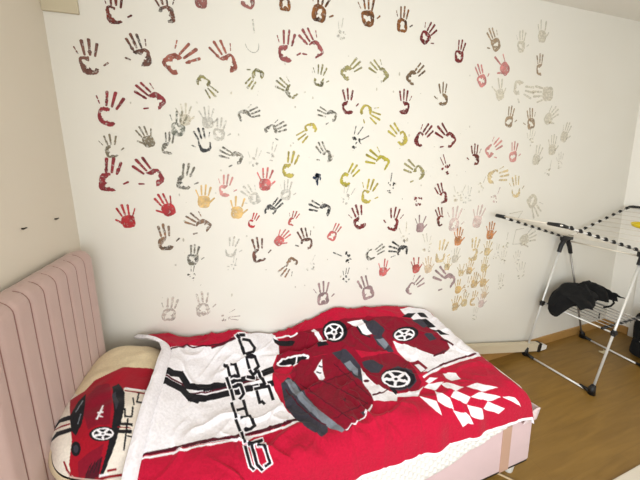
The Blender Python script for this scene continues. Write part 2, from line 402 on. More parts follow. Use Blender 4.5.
def hand_shapes(style, opening, rnd):
    """list of polygons in hand units: palm centre at 0, fingers along +y, thumb along +x, total length 1"""
    out = []; wr = .044 if style not in 'DF' else .028
    sp = rnd.uniform(.85, 1.15)
    tips = [((.175, .265), (.27*sp, .60)), ((.055, .30), (.085*sp, .705)), ((-.075, .29), (-.095*sp, .665)), ((-.19, .22), (-.30*sp, .49))]
    for i, (a, b) in enumerate(tips):
        pr = (1, 1, 1, .62)[i] if style in 'CO' else (.92 if style == 'S' else .6)
        if rnd.random() > pr: continue
        w = wr*(1, 1, .95, .72)[i]
        cuts = [(.02, .98)] if rnd.random() < (.42 if style != 'D' else .15) else ([(.0, .20), (.30, .98)] if rnd.random() < .5 else [(.05, .42), (.52, .98)])
        if i == 3 and style in 'CO': cuts = [(.35, .6), (.75, 1.0)]; w *= .6
        if style == 'F' and i != 0: cuts = []
        for c0, c1 in cuts:
            p = (a[0]+(b[0]-a[0])*c0, a[1]+(b[1]-a[1])*c0); q = (a[0]+(b[0]-a[0])*c1, a[1]+(b[1]-a[1])*c1)
            out.append(capsule(p, q, w*.7, w*rnd.uniform(.85, 1.15), rnd))
    if style in 'CO' and rnd.random() < .6: out.append(capsule((.36, .02), (.46, .09), .022, .03, rnd))
    if style == 'S' and rnd.random() < .8: out.append(capsule((.20, -.03), (.40, .16), .045, .035, rnd))
    n = 34
    if style in 'CO':
        gap = math.radians(rnd.uniform(48, 66)) if style == 'C' else 0
        o = 0 if opening is None else opening
        a0, a1 = (o+gap, o+2*math.pi-gap) if style == 'C' else (0, 2*math.pi)
        inn = []; ext = []; w0 = rnd.uniform(.11, .155); ph = rnd.uniform(0, 6)
        for k in range(n+1):
            q = a0+(a1-a0)*k/n; R0 = palm_r(q)*(1+.05*math.sin(q*3+ph)+rnd.uniform(-.04, .04))
            e = math.sin(math.pi*k/n)**.5 if style == 'C' else 1
            w = w0*(.6+.45*e)*(1+.26*math.sin(q*1.7+ph)+.14*math.sin(q*4.3+ph*2))*(1+rnd.uniform(-.14, .14))
            ext.append((R0*math.cos(q), R0*math.sin(q)*1.08)); inn.append(((R0-w)*math.cos(q), (R0-w)*math.sin(q)*1.08))
        for k in range(n): out.append([ext[k], ext[k+1], inn[k+1], inn[k]])
        if style == 'O' and w0 < .12: out.append(blob((rnd.uniform(-.08, .08), -.12), .10, .07, rnd))
    elif style == 'S':
        out.append([(palm_r(q)*math.cos(q)*(1+rnd.uniform(-.05, .05)), palm_r(q)*math.sin(q)*1.08*(1+rnd.uniform(-.05, .05))) for q in [2*math.pi*k/26 for k in range(26)]])
    elif style == 'F':
        ext = [(.19*math.cos(q), .24*math.sin(q)) for q in [math.radians(170+20*k) for k in range(10)]]
        for a, b in zip(ext[:-1], ext[1:]): out.append(capsule(a, b, .012, .012, rnd))
    else:
        for k in range(9):
            q = rnd.uniform(0, 2*math.pi); R0 = palm_r(q)*rnd.uniform(.4, 1.0)
            out.append(blob((R0*math.cos(q), R0*math.sin(q)), rnd.uniform(.02, .085), rnd.uniform(.02, .07), rnd, 9, .3))
    return out
def print_mesh(row, depth):
    x, z, Ln, ang, op, style, colr, side = row
    rnd = random.Random(int(x*1000)*31+int(z*1000))
    a = math.radians(ang); ca, sa = math.cos(a), math.sin(a)
    opening = None
    if op is not None:
        rel = math.radians(op-ang)                      # clockwise from the fingers
        opening = math.pi/2 - rel
        if side < 0: opening = math.pi - opening
    mb = MB()
    for poly in hand_shapes(style, opening, rnd):
        V = []
        for u, v in poly:
            u *= side*Ln; v *= Ln
            V.append((x + u*ca + v*sa, -depth, z - u*sa + v*ca))
        depth += 2e-6
        if V and side < 0: V = V[::-1]
        mb.add(V, [tuple(range(len(V)))])
    return mb
NICE = dict(darkred='dark red', redbrown='red brown', brownblack='brown black', dullrose='dull rose', rosered='rose red', darkolive='dark olive', greyolive='grey olive', fainttan='faint tan',
  faintgrey='faint grey', brightred='bright red', brightyellow='bright yellow', palepink='pale pink', yellowtan='yellowish tan', dullred='dull red', greybrown='grey brown', faintmauve='faint mauve')
KIND = dict(C='with an open curved palm', O='with a ringed palm', S='with a filled palm', D='in broken smears', F='in thin outline')
VIS = dict(fainttan=.45, faintgrey=.5, faintmauve=.6, peach=.8, palepink=.85)
def plain_mesh_normals(o):      # all prints face the room
    bm = bmesh.new(); bm.from_mesh(o.data)
    for f in bm.faces:
        f.normal_update()
        if f.normal.y > 0: f.normal_flip()
    bm.to_mesh(o.data); bm.free()
order = sorted(range(len(PRINTS)), key=lambda i: -PRINTS[i][2]*VIS.get(PRINTS[i][6], 1)*(.6 if PRINTS[i][5] in 'DF' else 1))
rest = []
for j, i in enumerate(order):
    row = PRINTS[i]; dep = .0007 + .00006*(i % 9)
    if j < 98:
        o = print_mesh(row, dep).build('handprint', M_paint[row[6]], wall_back, label='%s handprint %s' % (NICE.get(row[6], row[6]), KIND[row[5]]))
        plain_mesh_normals(o)
    else: rest.append((row, dep))
mb = MB(); ids = []; keys = sorted(set(r[0][6] for r in rest))
for row, dep in rest:
    m = print_mesh(row, dep); mb.add(m.v, m.f); ids += [keys.index(row[6])]*len(m.f)
o = mb.build('faded_handprints', None, wall_back, label='the small and faded handprints among the others'); o['kind'] = 'stuff'
for k in keys: o.data.materials.append(M_paint[k])
o.data.polygons.foreach_set('material_index', ids); plain_mesh_normals(o)
# blue dab, stray drips and pencil strokes
rnd = random.Random(5); mb = MB()
for c, rx, ry in (((1.127, 1.486), .012, .028), ((1.133, 1.498), .018, .012), ((1.129, 1.458), .006, .014), ((1.147, 1.482), .005, .010), ((1.110, 1.488), .007, .009)):
    mb.add([(x, -.0015, z) for x, z in blob(c, rx, ry, rnd)], [tuple(range(14))])
o = mb.build('paint_dab', M_paint['blue'], wall_back, label='dark blue paint dab'); plain_mesh_normals(o)
mb = MB()
for k in range(90):
    c = (rnd.uniform(.25, 2.2), rnd.uniform(.85, 2.15)); r = rnd.uniform(.002, .006)
    mb.add([(x, -.0006, z) for x, z in blob(c, r, r*rnd.uniform(.6, 1.8), rnd, 7, .3)], [tuple(range(7))])
for a, b in (((2.60, 1.17), (2.73, 1.18)), ((2.73, 1.18), (2.67, 1.10)), ((2.68, 1.04), (2.66, .93)), ((2.66, .93), (2.75, .925)), ((2.68, 1.04), (2.76, 1.045))):
    mb.add([(x, -.0006, z) for x, z in capsule(a, b, .003, .003, rnd)], [tuple(range(12))])
o = mb.build('paint_specks', M_paint['fainttan'], wall_back); o['kind'] = 'stuff'; plain_mesh_normals(o)
# two screws left in the left wall
for i, (y, z) in enumerate(((-.338, 1.38), (-.153, 1.376))):
    o = MB().tube([(0, y, z), (.006, y, z), (.008, y+.008, z+.001), (.008, y-.008, z)], [.003, .003, .0025, .0025], 8).build('wall_screw', mat('screw_metal', (70, 66, 60), .4, .8), None, True)
    tag(o, ('small dark screw in the left wall, the one farther from the corner', 'small dark screw in the left wall, the one nearer the handprint wall')[i], 'screw', 'screws in the left wall')

# ======================= cloth surfaces =======================
# ---------- smooth value noise, used for creases in cloth ----------
def vnoise(x, y, seed=0):
    xi = np.floor(x).astype(np.int64); yi = np.floor(y).astype(np.int64)
    fx = x - xi; fy = y - yi
    fx = fx*fx*(3-2*fx); fy = fy*fy*(3-2*fy)
    def h(a, b):
        n = (a*374761393 + b*668265263 + seed*974711) & 0x7fffffff
        n = ((n ^ (n >> 13))*1274126177) & 0x7fffffff
        return ((n ^ (n >> 16)) & 0xffff)/32767.5 - 1.0
    return (h(xi, yi)*(1-fx) + h(xi+1, yi)*fx)*(1-fy) + (h(xi, yi+1)*(1-fx) + h(xi+1, yi+1)*fx)*fy
def smooth(a):
    a = np.clip(a, 0, 1); return a*a*(3-2*a)
def roll(a, r, th):
    """arc length a past the start of a rounded edge -> (forward, drop)"""
    a = np.maximum(a, 0); t = np.minimum(a/r, th); rest = np.maximum(a - r*th, 0)
    return r*np.sin(t) + rest*math.cos(th), r*(1-np.cos(t)) + rest*math.sin(th)
# ---------- the duvet: s runs from head to foot, t from the wall to the near side (metres of cloth) ----------
DUV_S, DUV_T = 1.92, 0.80
FOOT_X, NEAR_Y, WALL_Y = 1.85, -0.625, -0.022
def duvet(s, t):
    head = np.interp(t, [0, .05, .11, .16, .3, .6, .8], [.165, .215, .30, .320, .320, .303, .29])
    k = s/DUV_S
    a = head + k*(2.012-head) - FOOT_X
    fx, dx = roll(a, .085, 1.35)
    x = np.where(a > 0, FOOT_X + fx, FOOT_X + a)
    b = t - (WALL_Y-NEAR_Y)
    fy, dy = roll(b, .085, 1.42)
    y = np.where(b > 0, NEAR_Y - fy, WALL_Y - t)
    ya = np.minimum(-y, 0.70)
    zw = np.interp(x, [.10, .24, .30, .41, .52, .65, .71, .82, .92, 1.0, 1.1, 1.18, 1.31, 1.45, 1.63, 1.78, 1.86, 2.0],
                      [.74, .735, .72, .69, .682, .672, .645, .613, .622, .645, .668, .684, .68, .665, .633, .59, .56, .54])
    zn = np.interp(x, [.15, .28, .45, .65, .9, 1.2, 1.6, 1.9], [.70, .675, .625, .585, .56, .55, .545, .53])
    z = zn + (zw - zn)*(1 - smooth(ya/.40))
    z = z + .095*np.exp(-((x-.26)/.17)**2)*np.sin(np.clip(ya/.66, 0, 1)*math.pi)
    d = np.sqrt(dx*dx + dy*dy)
    z = z - np.minimum(d, .19)
    # creases
    w = .010*vnoise(x*5+3, y*7, 1) + .006*vnoise(x*11+y*9, y*12-x*5, 2) + .0035*vnoise(x*24-y*14, y*26+x*9, 3)
    c1 = 1-np.abs(vnoise(x*7+y*6+.5*vnoise(x*6, y*6, 9), y*9-x*4, 5)); w = w + .011*np.maximum(c1-.72, 0)/.28
    c2 = 1-np.abs(vnoise(x*13-y*9, y*7+x*6, 6)); w = w + .006*np.maximum(c2-.75, 0)/.25
    z = z + w*(.25+.75*smooth((s-.03)/.15))*(1-.45*smooth((x-1.2)/.4))
    # long fold across the big car
    f = (-(y) - np.interp(x, [.75, .95, 1.25, 1.5], [.175, .20, .155, .10]))
    m = smooth((x-.72)/.15)*smooth((1.55-x)/.25)
    z = z + m*(.020*smooth((f+.004)/.02)*np.exp(-np.maximum(f, 0)/.10) - .010*np.exp(-(f/.018)**2))
    # hanging folds on the near side
    hang = smooth(b/.16)
    y = y - hang*(.009*vnoise(x*15, y*4, 11) + .004*vnoise(x*34, y*5, 12))*(1-.7*smooth((x-1.6)/.25)) 
    g = 1-np.abs(vnoise(x*13+y*7+2*vnoise(x*4, y*4, 14), y*2.2, 13))
    z = z + (.016*np.maximum(g-.62, 0)/.38)*smooth((t-.42)/.15)*(1-smooth((t-.72)/.08))*smooth((x-.5)/.2)*(1-smooth((x-1.5)/.15))
    # padded hem at the head end
    z = z + .012*np.exp(-((s-.02)/.016)**2) - .006*np.exp(-((s-.045)/.006)**2)
    return np.stack([x, y, z], -1)
# ---------- the pillow: u across its width, v along the headboard, both -1..1, upper face ----------
PIL_C, PIL_H, PIL_TILT = (.222, -.335, .650), (.195, .288, .122), math.radians(30)
def pillow(u, v, side=1.0, grow=0.0):
    au, av = np.abs(u), np.abs(v)
    bulge = np.power(np.clip(1-au**2.6, 0, 1), .55)*np.power(np.clip(1-av**2.8, 0, 1), .5)
    lx = u*PIL_H[0]*np.sqrt(1-.42*av**4); ly = v*PIL_H[1]*np.sqrt(1-.42*au**4)
    h = side*(PIL_H[2]+grow)*bulge
    h = h + bulge*(.012*vnoise(u*2.2+5, v*3.1, 21) + .007*vnoise(u*5+v*3, v*6, 22))
    c, s = math.cos(PIL_TILT), math.sin(PIL_TILT)
    X = PIL_C[0] + lx*c + h*s*.9; Z = PIL_C[2] - lx*s + h*c
    Y = PIL_C[1] - ly
    return np.stack([np.maximum(X, .082 + .0*X), Y, Z], -1)

DUVET_PRINT = [
('white',[(0,0),(.006,.015),(0,.059),(0,.089),(0,.125),(.054,.124),(.145,.09),(.195,.078),(.217,.09),(.274,.097),(.373,.069),(.466,.043),(.568,0),(.61,0),(.652,0),(.697,0),(.678,.055),(.651,.102),(.583,.179),(.551,.228),(.539,.287),(.53,.329),(.537,.351),(.55,.384),(.561,.425),(.588,.487),(.622,.525),(.587,.542),(.555,.546),(.525,.547),(.495,.552),(.464,.551),(.433,.548),(.403,.546),(.374,.563),(.342,.554),(.312,.554),(.283,.557),(.255,.564),(.227,.563),(.203,.566),(.18,.572),(.159,.578),(.133,.571),(.111,.575),(.09,.579),(.07,.583),(.048,.584),(.032,.594),(.006,.596),(0,.601),(0,.607),(0,.598),(0,.583),(0,.571),(0,.55),(0,.532),(0,.514),(0,.494),(0,.473),(0,.452),(0,.431),(0,.407),(0,.39),(0,.339),(0,0),(0,0),(0,0),(0,0)]),
('white',[(0,.571),(0,.583),(0,.598),(0,.61),(0,.622),(0,.633),(0,.651),(0,.666),(0,.681),(0,.693),(0,.708),(0,.726),(0,.747),(0,.767),(0,.788),(0,.8),(0,.8),(0,.8),(0,.788),(0,.767),(0,.749),(0,.729),(0,.714),(0,.699),(0,.687),(0,.675),(0,.663),(0,.651),(0,.633),(0,.619),(0,.604),(0,.589)]),
('white',[(0,.015),(0,.053),(0,.095),(0,.199),(.028,.221),(.028,.266),(.028,.306),(.028,.339),(.03,.373),(.031,.407),(.03,.434),(.029,.46),(.028,.485),(.026,.507),(.024,.528),(.023,.55),(.021,.57),(.019,.59),(.021,.61),(.022,.628),(.022,.643),(.023,.66),(.023,.677),(.023,.693),(.022,.711),(.019,.732),(.019,.753),(.018,.775),(.017,.797),(.006,.8),(0,.8),(0,.8),(0,.8),(0,.8),(0,.8),(0,.8),(0,.8),(0,.791),(0,.773),(0,.755),(0,.738),(0,.72),(0,.708),(0,.693),(0,.681),(0,.669),(0,.654),(0,.642),(0,.625),(0,.61),(0,.595),(0,.577),(0,.556),(0,.538),(0,.517),(0,.497),(0,.476),(0,.455),(0,.431),(0,.407),(0,.381),(0,.345),(0,.324),(0,0),(0,0),(0,0),(0,0)]),
('maroon',[(0,.143),(.052,.139),(.056,.129),(0,.133)]),
('maroon',[(.049,.138),(.091,.12),(.164,.085),(.159,.083),(.093,.11),(.05,.128)]),
('maroon',[(.154,.087),(.179,.097),(.194,.088),(.169,.078)]),
('maroon',[(.177,.096),(.241,.097),(.252,.088),(.19,.086)]),
('maroon',[(.235,.098),(.283,.09),(.331,.083),(.343,.073),(.295,.08),(.246,.089)]),
('maroon',[(.326,.084),(.391,.073),(.468,.05),(.472,.043),(.403,.06),(.337,.073)]),
('maroon',[(.253,.108),(.308,.094),(.358,.085),(.376,.067),(.319,.082),(.263,.098)]),
('maroon',[(.353,.084),(.405,.072),(.466,.054),(.471,.043),(.412,.063),(.366,.069)]),
('maroon',[(.019,.597),(.042,.585),(.071,.584),(.067,.576),(.039,.579),(.015,.589)]),
('maroon',[(.065,.585),(.086,.581),(.108,.576),(.131,.573),(.126,.562),(.104,.567),(.082,.572),(.061,.577)]),
('maroon',[(.125,.573),(.15,.575),(.175,.575),(.197,.566),(.192,.555),(.17,.564),(.144,.563),(.12,.563)]),
('maroon',[(.191,.568),(.231,.561),(.225,.544),(.186,.557)]),
('maroon',[(.224,.562),(.256,.563),(.287,.554),(.321,.551),(.318,.539),(.284,.543),(.252,.546),(.219,.545)]),
('maroon',[(.313,.552),(.341,.552),(.37,.561),(.398,.544),(.396,.533),(.366,.531),(.339,.543),(.31,.538)]),
('maroon',[(.39,.544),(.428,.548),(.467,.554),(.465,.538),(.426,.536),(.388,.535)]),
('maroon',[(.46,.553),(.487,.552),(.515,.555),(.544,.552),(.542,.531),(.513,.533),(.484,.535),(.456,.539)]),
('maroon',[(.536,.55),(.565,.545),(.595,.544),(.628,.528),(.626,.513),(.595,.516),(.563,.534),(.534,.531)]),
('white',[(.023,.605),(.044,.593),(.072,.593),(.07,.588),(.042,.588),(.02,.6)]),
('white',[(.068,.594),(.089,.59),(.11,.586),(.132,.584),(.129,.577),(.107,.579),(.086,.584),(.066,.588)]),
('white',[(.128,.584),(.152,.586),(.176,.586),(.198,.579),(.194,.57),(.173,.58),(.148,.577),(.125,.577)]),
('white',[(.194,.579),(.232,.574),(.229,.567),(.19,.572)]),
('white',[(.227,.575),(.257,.572),(.288,.566),(.32,.565),(.318,.556),(.286,.559),(.255,.566),(.224,.567)]),
('white',[(.315,.565),(.341,.562),(.369,.567),(.397,.572),(.394,.546),(.367,.561),(.339,.553),(.313,.556)]),
('white',[(.392,.57),(.427,.558),(.464,.564),(.463,.556),(.426,.55),(.389,.546)]),
('white',[(.46,.563),(.489,.565),(.518,.565),(.549,.559),(.547,.553),(.516,.558),(.487,.555),(.457,.555)]),
('white',[(.544,.561),(.585,.561),(.631,.545),(.631,.526),(.585,.545),(.541,.554)]),
('black',[(.019,.297),(.042,.291),(.07,.296),(.077,.263),(.048,.255),(.024,.264)]),
('black',[(.06,.298),(.109,.279),(.109,.249),(.058,.266)]),
('black',[(.086,.273),(.109,.301),(.133,.331),(.153,.31),(.13,.28),(.106,.248)]),
('black',[(.131,.33),(.158,.324),(.19,.334),(.221,.339),(.22,.307),(.188,.298),(.158,.301),(.128,.298)]),
('black',[(.207,.34),(.245,.335),(.281,.321),(.32,.308),(.316,.275),(.276,.294),(.237,.304),(.199,.305)]),
('black',[(.305,.313),(.338,.301),(.374,.299),(.41,.297),(.403,.257),(.366,.265),(.33,.272),(.295,.282)]),
('black',[(.392,.297),(.431,.292),(.471,.281),(.511,.287),(.552,.284),(.549,.235),(.506,.241),(.463,.254),(.423,.254),(.383,.263)]),
('maroon',[(.023,.308),(.045,.301),(.072,.311),(.074,.302),(.047,.293),(.024,.299)]),
('maroon',[(.069,.31),(.114,.316),(.115,.307),(.07,.301)]),
('maroon',[(.108,.313),(.144,.357),(.148,.349),(.113,.306)]),
('maroon',[(.144,.357),(.178,.343),(.217,.345),(.216,.34),(.176,.336),(.141,.347)]),
('maroon',[(.213,.346),(.247,.34),(.281,.325),(.279,.319),(.245,.335),(.211,.341)]),
('maroon',[(.277,.327),(.308,.311),(.34,.3),(.375,.298),(.373,.29),(.338,.293),(.305,.302),(.275,.321)]),
('maroon',[(.369,.301),(.407,.301),(.446,.302),(.485,.302),(.485,.288),(.445,.286),(.406,.287),(.368,.292)]),
('black',[(.014,.337),(.041,.335),(.073,.344),(.078,.314),(.046,.304),(.02,.312)]),
('black',[(.06,.342),(.091,.346),(.122,.354),(.127,.321),(.095,.315),(.064,.311)]),
('black',[(.105,.344),(.131,.368),(.155,.389),(.17,.364),(.143,.338),(.118,.317)]),
('black',[(.151,.388),(.188,.385),(.226,.379),(.224,.351),(.183,.349),(.146,.358)]),
('black',[(.214,.38),(.248,.369),(.285,.359),(.323,.349),(.315,.319),(.277,.332),(.24,.346),(.204,.354)]),
('black',[(.306,.354),(.346,.344),(.388,.348),(.431,.35),(.426,.317),(.382,.317),(.339,.313),(.298,.324)]),
('black',[(.413,.349),(.455,.348),(.497,.345),(.541,.345),(.537,.322),(.493,.315),(.45,.315),(.407,.32)]),
('black',[(.139,.344),(.173,.343),(.211,.354),(.192,.395),(.16,.392)]),
('white',[(.452,.04),(.438,.073),(.491,.048),(.494,.019)]),
('white',[(.465,.052),(.512,.046),(.549,0),(.492,.02)]),
('white',[(.44,.063),(.395,.114),(.392,.162),(.424,.15),(.433,.103),(.486,.047)]),
('white',[(.451,.075),(.492,.083),(.542,.045),(.496,.039)]),
('white',[(.496,.062),(.452,.106),(.438,.163),(.469,.154),(.496,.095),(.542,.045)]),
('white',[(.472,.116),(.415,.134),(.412,.176),(.463,.159)]),
('white',[(.397,.161),(.404,.197),(.412,.231),(.439,.232),(.433,.192),(.426,.156)]),
('white',[(.405,.183),(.466,.182),(.472,.159),(.415,.145)]),
('white',[(.443,.168),(.463,.233),(.49,.226),(.472,.159)]),
('white',[(.472,.203),(.436,.234),(.455,.258),(.49,.227)]),
('white',[(.41,.233),(.432,.276),(.456,.263),(.434,.223)]),
('white',[(.442,.278),(.476,.255),(.459,.23),(.425,.254)]),
('white',[(.399,.277),(.448,.303),(.456,.268),(.406,.248)]),
('white',[(.452,.244),(.471,.308),(.497,.304),(.479,.231)]),
('white',[(.466,.289),(.486,.335),(.51,.33),(.491,.277)]),
('white',[(.5,.312),(.462,.313),(.467,.337),(.505,.338)]),
('white',[(.438,.347),(.445,.378),(.452,.417),(.476,.413),(.47,.374),(.463,.342)]),
('white',[(.437,.353),(.479,.35),(.521,.35),(.519,.332),(.476,.324),(.434,.323)]),
('white',[(.497,.333),(.506,.367),(.515,.409),(.54,.407),(.532,.364),(.523,.335)]),
('white',[(.458,.401),(.478,.428),(.497,.412),(.477,.384)]),
('white',[(.285,.21),(.314,.224),(.321,.19),(.292,.182)]),
('white',[(.297,.202),(.313,.258),(.339,.257),(.323,.196)]),
('white',[(.323,.217),(.362,.214),(.363,.187),(.324,.181)]),
('white',[(.338,.194),(.354,.258),(.381,.253),(.366,.197)]),
('white',[(.293,.255),(.314,.322),(.337,.313),(.319,.249)]),
('white',[(.322,.267),(.378,.272),(.378,.246),(.321,.243)]),
('white',[(.315,.314),(.333,.379),(.356,.371),(.339,.307)]),
('white',[(.334,.318),(.385,.32),(.379,.288),(.327,.291)]),
('white',[(.359,.299),(.379,.357),(.403,.357),(.384,.291)]),
('white',[(.383,.338),(.356,.362),(.376,.38),(.404,.356)]),
('white',[(.321,.382),(.335,.437),(.348,.473),(.37,.474),(.357,.426),(.344,.374)]),
('white',[(.358,.455),(.398,.44),(.393,.414),(.351,.413)]),
('white',[(.373,.37),(.384,.425),(.394,.472),(.416,.465),(.407,.417),(.397,.375)]),
('white',[(.344,.471),(.354,.499),(.365,.528),(.385,.527),(.375,.497),(.365,.47)]),
('white',[(.373,.484),(.424,.49),(.42,.454),(.369,.467)]),
('white',[(.402,.469),(.427,.525),(.448,.516),(.422,.455)]),
('white',[(.433,.501),(.407,.517),(.42,.537),(.447,.521)]),
('white',[(.423,.513),(.384,.512),(.389,.535),(.427,.536)]),
('white',[(.368,.524),(.384,.579),(.405,.582),(.389,.525)]),
('white',[(.382,.581),(.39,.608),(.397,.632),(.404,.651),(.423,.651),(.416,.632),(.409,.607),(.402,.583)]),
('white',[(.404,.59),(.436,.597),(.469,.589),(.464,.569),(.431,.567),(.399,.578)]),
('white',[(.409,.586),(.415,.609),(.421,.632),(.427,.651),(.447,.65),(.441,.631),(.435,.609),(.429,.592)]),
('white',[(.436,.602),(.471,.616),(.473,.591),(.438,.594)]),
('white',[(.454,.604),(.463,.619),(.469,.639),(.476,.658),(.496,.658),(.489,.642),(.482,.625),(.475,.592)]),
('white',[(.485,.648),(.456,.651),(.466,.664),(.495,.659)]),
('white',[(.401,.647),(.42,.663),(.434,.656),(.415,.641)]),
('white',[(.424,.647),(.451,.67),(.466,.664),(.439,.639)]),
('black',[(.461,.039),(.451,.064),(.483,.049),(.484,.027)]),
('black',[(.476,.044),(.514,.039),(.533,.016),(.491,.026)]),
('black',[(.445,.065),(.402,.112),(.399,.155),(.417,.149),(.424,.106),(.474,.054)]),
('black',[(.465,.067),(.499,.075),(.528,.054),(.492,.047)]),
('black',[(.501,.064),(.446,.153),(.462,.154),(.528,.054)]),
('black',[(.467,.126),(.418,.139),(.414,.157),(.459,.157)]),
('black',[(.404,.162),(.417,.227),(.433,.227),(.42,.168)]),
('black',[(.41,.179),(.464,.177),(.467,.163),(.415,.152)]),
('black',[(.451,.168),(.468,.227),(.483,.224),(.467,.163)]),
('black',[(.473,.21),(.443,.238),(.454,.252),(.483,.224)]),
('black',[(.417,.234),(.435,.27),(.449,.264),(.431,.228)]),
('black',[(.441,.271),(.47,.254),(.46,.239),(.431,.258)]),
('black',[(.404,.272),(.447,.291),(.451,.272),(.408,.255)]),
('black',[(.459,.247),(.475,.304),(.49,.302),(.474,.236)]),
('black',[(.472,.293),(.49,.33),(.503,.327),(.487,.285)]),
('black',[(.498,.317),(.466,.317),(.469,.331),(.5,.332)]),
('black',[(.444,.349),(.45,.377),(.456,.413),(.47,.41),(.465,.375),(.458,.348)]),
('black',[(.44,.348),(.478,.346),(.517,.346),(.516,.335),(.477,.329),(.438,.328)]),
('black',[(.503,.338),(.512,.366),(.519,.405),(.534,.404),(.527,.364),(.518,.337)]),
('black',[(.464,.4),(.48,.421),(.491,.412),(.475,.39)]),
('black',[(.29,.205),(.312,.218),(.316,.194),(.294,.192)]),
('black',[(.303,.203),(.317,.254),(.332,.252),(.318,.202)]),
('black',[(.327,.213),(.359,.209),(.359,.2),(.327,.187)]),
('black',[(.345,.205),(.359,.254),(.374,.252),(.361,.2)]),
('black',[(.299,.256),(.318,.316),(.331,.311),(.314,.252)]),
('black',[(.325,.262),(.375,.265),(.375,.251),(.325,.248)]),
('black',[(.321,.316),(.337,.374),(.35,.369),(.335,.312)]),
('black',[(.335,.311),(.38,.312),(.377,.293),(.331,.296)]),
('black',[(.365,.302),(.383,.354),(.397,.354),(.38,.295)]),
('black',[(.386,.343),(.362,.363),(.374,.373),(.397,.354)]),
('black',[(.327,.384),(.34,.432),(.351,.469),(.364,.47),(.352,.428),(.34,.379)]),
('black',[(.359,.438),(.394,.434),(.391,.419),(.355,.421)]),
('black',[(.379,.373),(.389,.423),(.398,.466),(.411,.464),(.402,.419),(.393,.377)]),
('black',[(.349,.472),(.368,.525),(.38,.523),(.361,.471)]),
('black',[(.376,.481),(.42,.476),(.418,.461),(.373,.471)]),
('black',[(.407,.472),(.43,.521),(.442,.515),(.419,.461)]),
('black',[(.434,.505),(.412,.52),(.419,.532),(.442,.518)]),
('black',[(.421,.518),(.388,.517),(.391,.531),(.423,.531)]),
('black',[(.373,.526),(.388,.577),(.4,.58),(.385,.526)]),
('black',[(.387,.583),(.394,.608),(.401,.631),(.408,.65),(.418,.649),(.412,.631),(.405,.608),(.399,.583)]),
('black',[(.406,.589),(.435,.594),(.465,.584),(.462,.573),(.432,.572),(.402,.581)]),
('black',[(.413,.589),(.419,.61),(.425,.632),(.431,.649),(.442,.649),(.437,.631),(.431,.61),(.425,.592)]),
('black',[(.439,.601),(.469,.613),(.47,.595),(.44,.596)]),
('black',[(.459,.606),(.469,.622),(.473,.639),(.48,.656),(.491,.657),(.484,.641),(.478,.624),(.471,.596)]),
('black',[(.485,.651),(.461,.653),(.466,.661),(.49,.657)]),
('black',[(.406,.647),(.421,.66),(.43,.656),(.414,.644)]),
('black',[(.429,.647),(.452,.667),(.461,.663),(.438,.642)]),
('carred',[(.636,.08),(.699,.069),(.763,.059),(.81,.063),(.852,.067),(.886,.078),(.921,.089),(.976,.086),(1.037,.077),(1.098,.07),(1.167,.071),(1.233,.076),(1.288,.082),(1.353,.079),(1.415,.081),(1.457,.102),(1.514,.111),(1.574,.121),(1.599,.154),(1.63,.18),(1.66,.208),(1.666,.253),(1.665,.302),(1.645,.346),(1.564,.381),(1.499,.372),(1.474,.344),(1.441,.322),(1.407,.296),(1.373,.269),(1.324,.227),(1.263,.283),(1.198,.281),(1.134,.28),(1.083,.266),(1.027,.259),(.976,.245),(.917,.236),(.854,.235),(.809,.241),(.767,.239),(.726,.237),(.684,.241),(.641,.256),(.596,.254),(.551,.263),(.569,.219),(.587,.187)]),
('black',[(.662,.049),(.671,.076),(.698,.092),(.73,.103),(.69,.135),(.628,.112),(.636,.08)]),
('white',[(.665,.054),(.708,.063),(.721,.051),(.672,.046)]),
('white',[(.704,.063),(.73,.061),(.741,.047),(.714,.051)]),
('white',[(.725,.058),(.738,.073),(.751,.064),(.739,.047)]),
('white',[(.735,.074),(.793,.066),(.796,.059),(.74,.065)]),
('white',[(.856,.084),(.883,.077),(.869,.121),(.888,.182),(.851,.179),(.842,.123)]),
('black',[(.828,.172),(.881,.185),(.893,.201),(.826,.195)]),  # dark slot at the fold between two cars: crease shadow painted in
('white',[(1.087,.092),(1.139,.092),(1.201,.085),(1.177,.142),(1.199,.185),(1.135,.186),(1.124,.156),(1.106,.122)]),
('black',[(1.108,.139),(1.117,.187),(1.133,.178),(1.123,.132)]),
('black',[(1.116,.184),(1.167,.206),(1.176,.198),(1.127,.172)]),
('slate',[(1.197,.088),(1.265,.114),(1.296,.171),(1.25,.206),(1.196,.19),(1.177,.152)]),
('slate',[(1.193,.195),(1.248,.199),(1.258,.237),(1.276,.264),(1.276,.294),(1.236,.291),(1.198,.244)]),
('glass',[(1.204,.213),(1.25,.218),(1.267,.256),(1.229,.271)]),
('black',[(1.04,.154),(1.024,.172),(1.002,.187),(.972,.204),(.945,.204),(.919,.198),(.898,.186),(.895,.145),(.889,.132),(.895,.114),(.923,.093),(.956,.078),(.989,.069),(1.019,.067),(1.042,.072),(1.052,.088),(1.057,.104),(1.059,.117)]),
('white',[(1.015,.15),(1,.169),(.983,.181),(.963,.188),(.94,.192),(.92,.187),(.906,.172),(.905,.142),(.901,.132),(.906,.117),(.925,.101),(.95,.09),(.974,.085),(.998,.082),(1.018,.085),(1.022,.099),(1.025,.113),(1.029,.124)]),
('black',[(1.003,.153),(.991,.168),(.977,.176),(.962,.179),(.945,.178),(.928,.174),(.916,.161),(.915,.14),(.911,.131),(.915,.119),(.928,.107),(.949,.098),(.97,.092),(.99,.09),(1.006,.093),(1.01,.104),(1.014,.117),(1.018,.126)]),
('white',[(.958,.129),(.994,.173),(1.002,.164),(.967,.121)]),
('white',[(.961,.123),(.923,.186),(.935,.19),(.973,.125)]),
('white',[(.971,.121),(.905,.124),(.903,.133),(.968,.131)]),
('white',[(.973,.127),(.976,.085),(.961,.089),(.959,.131)]),
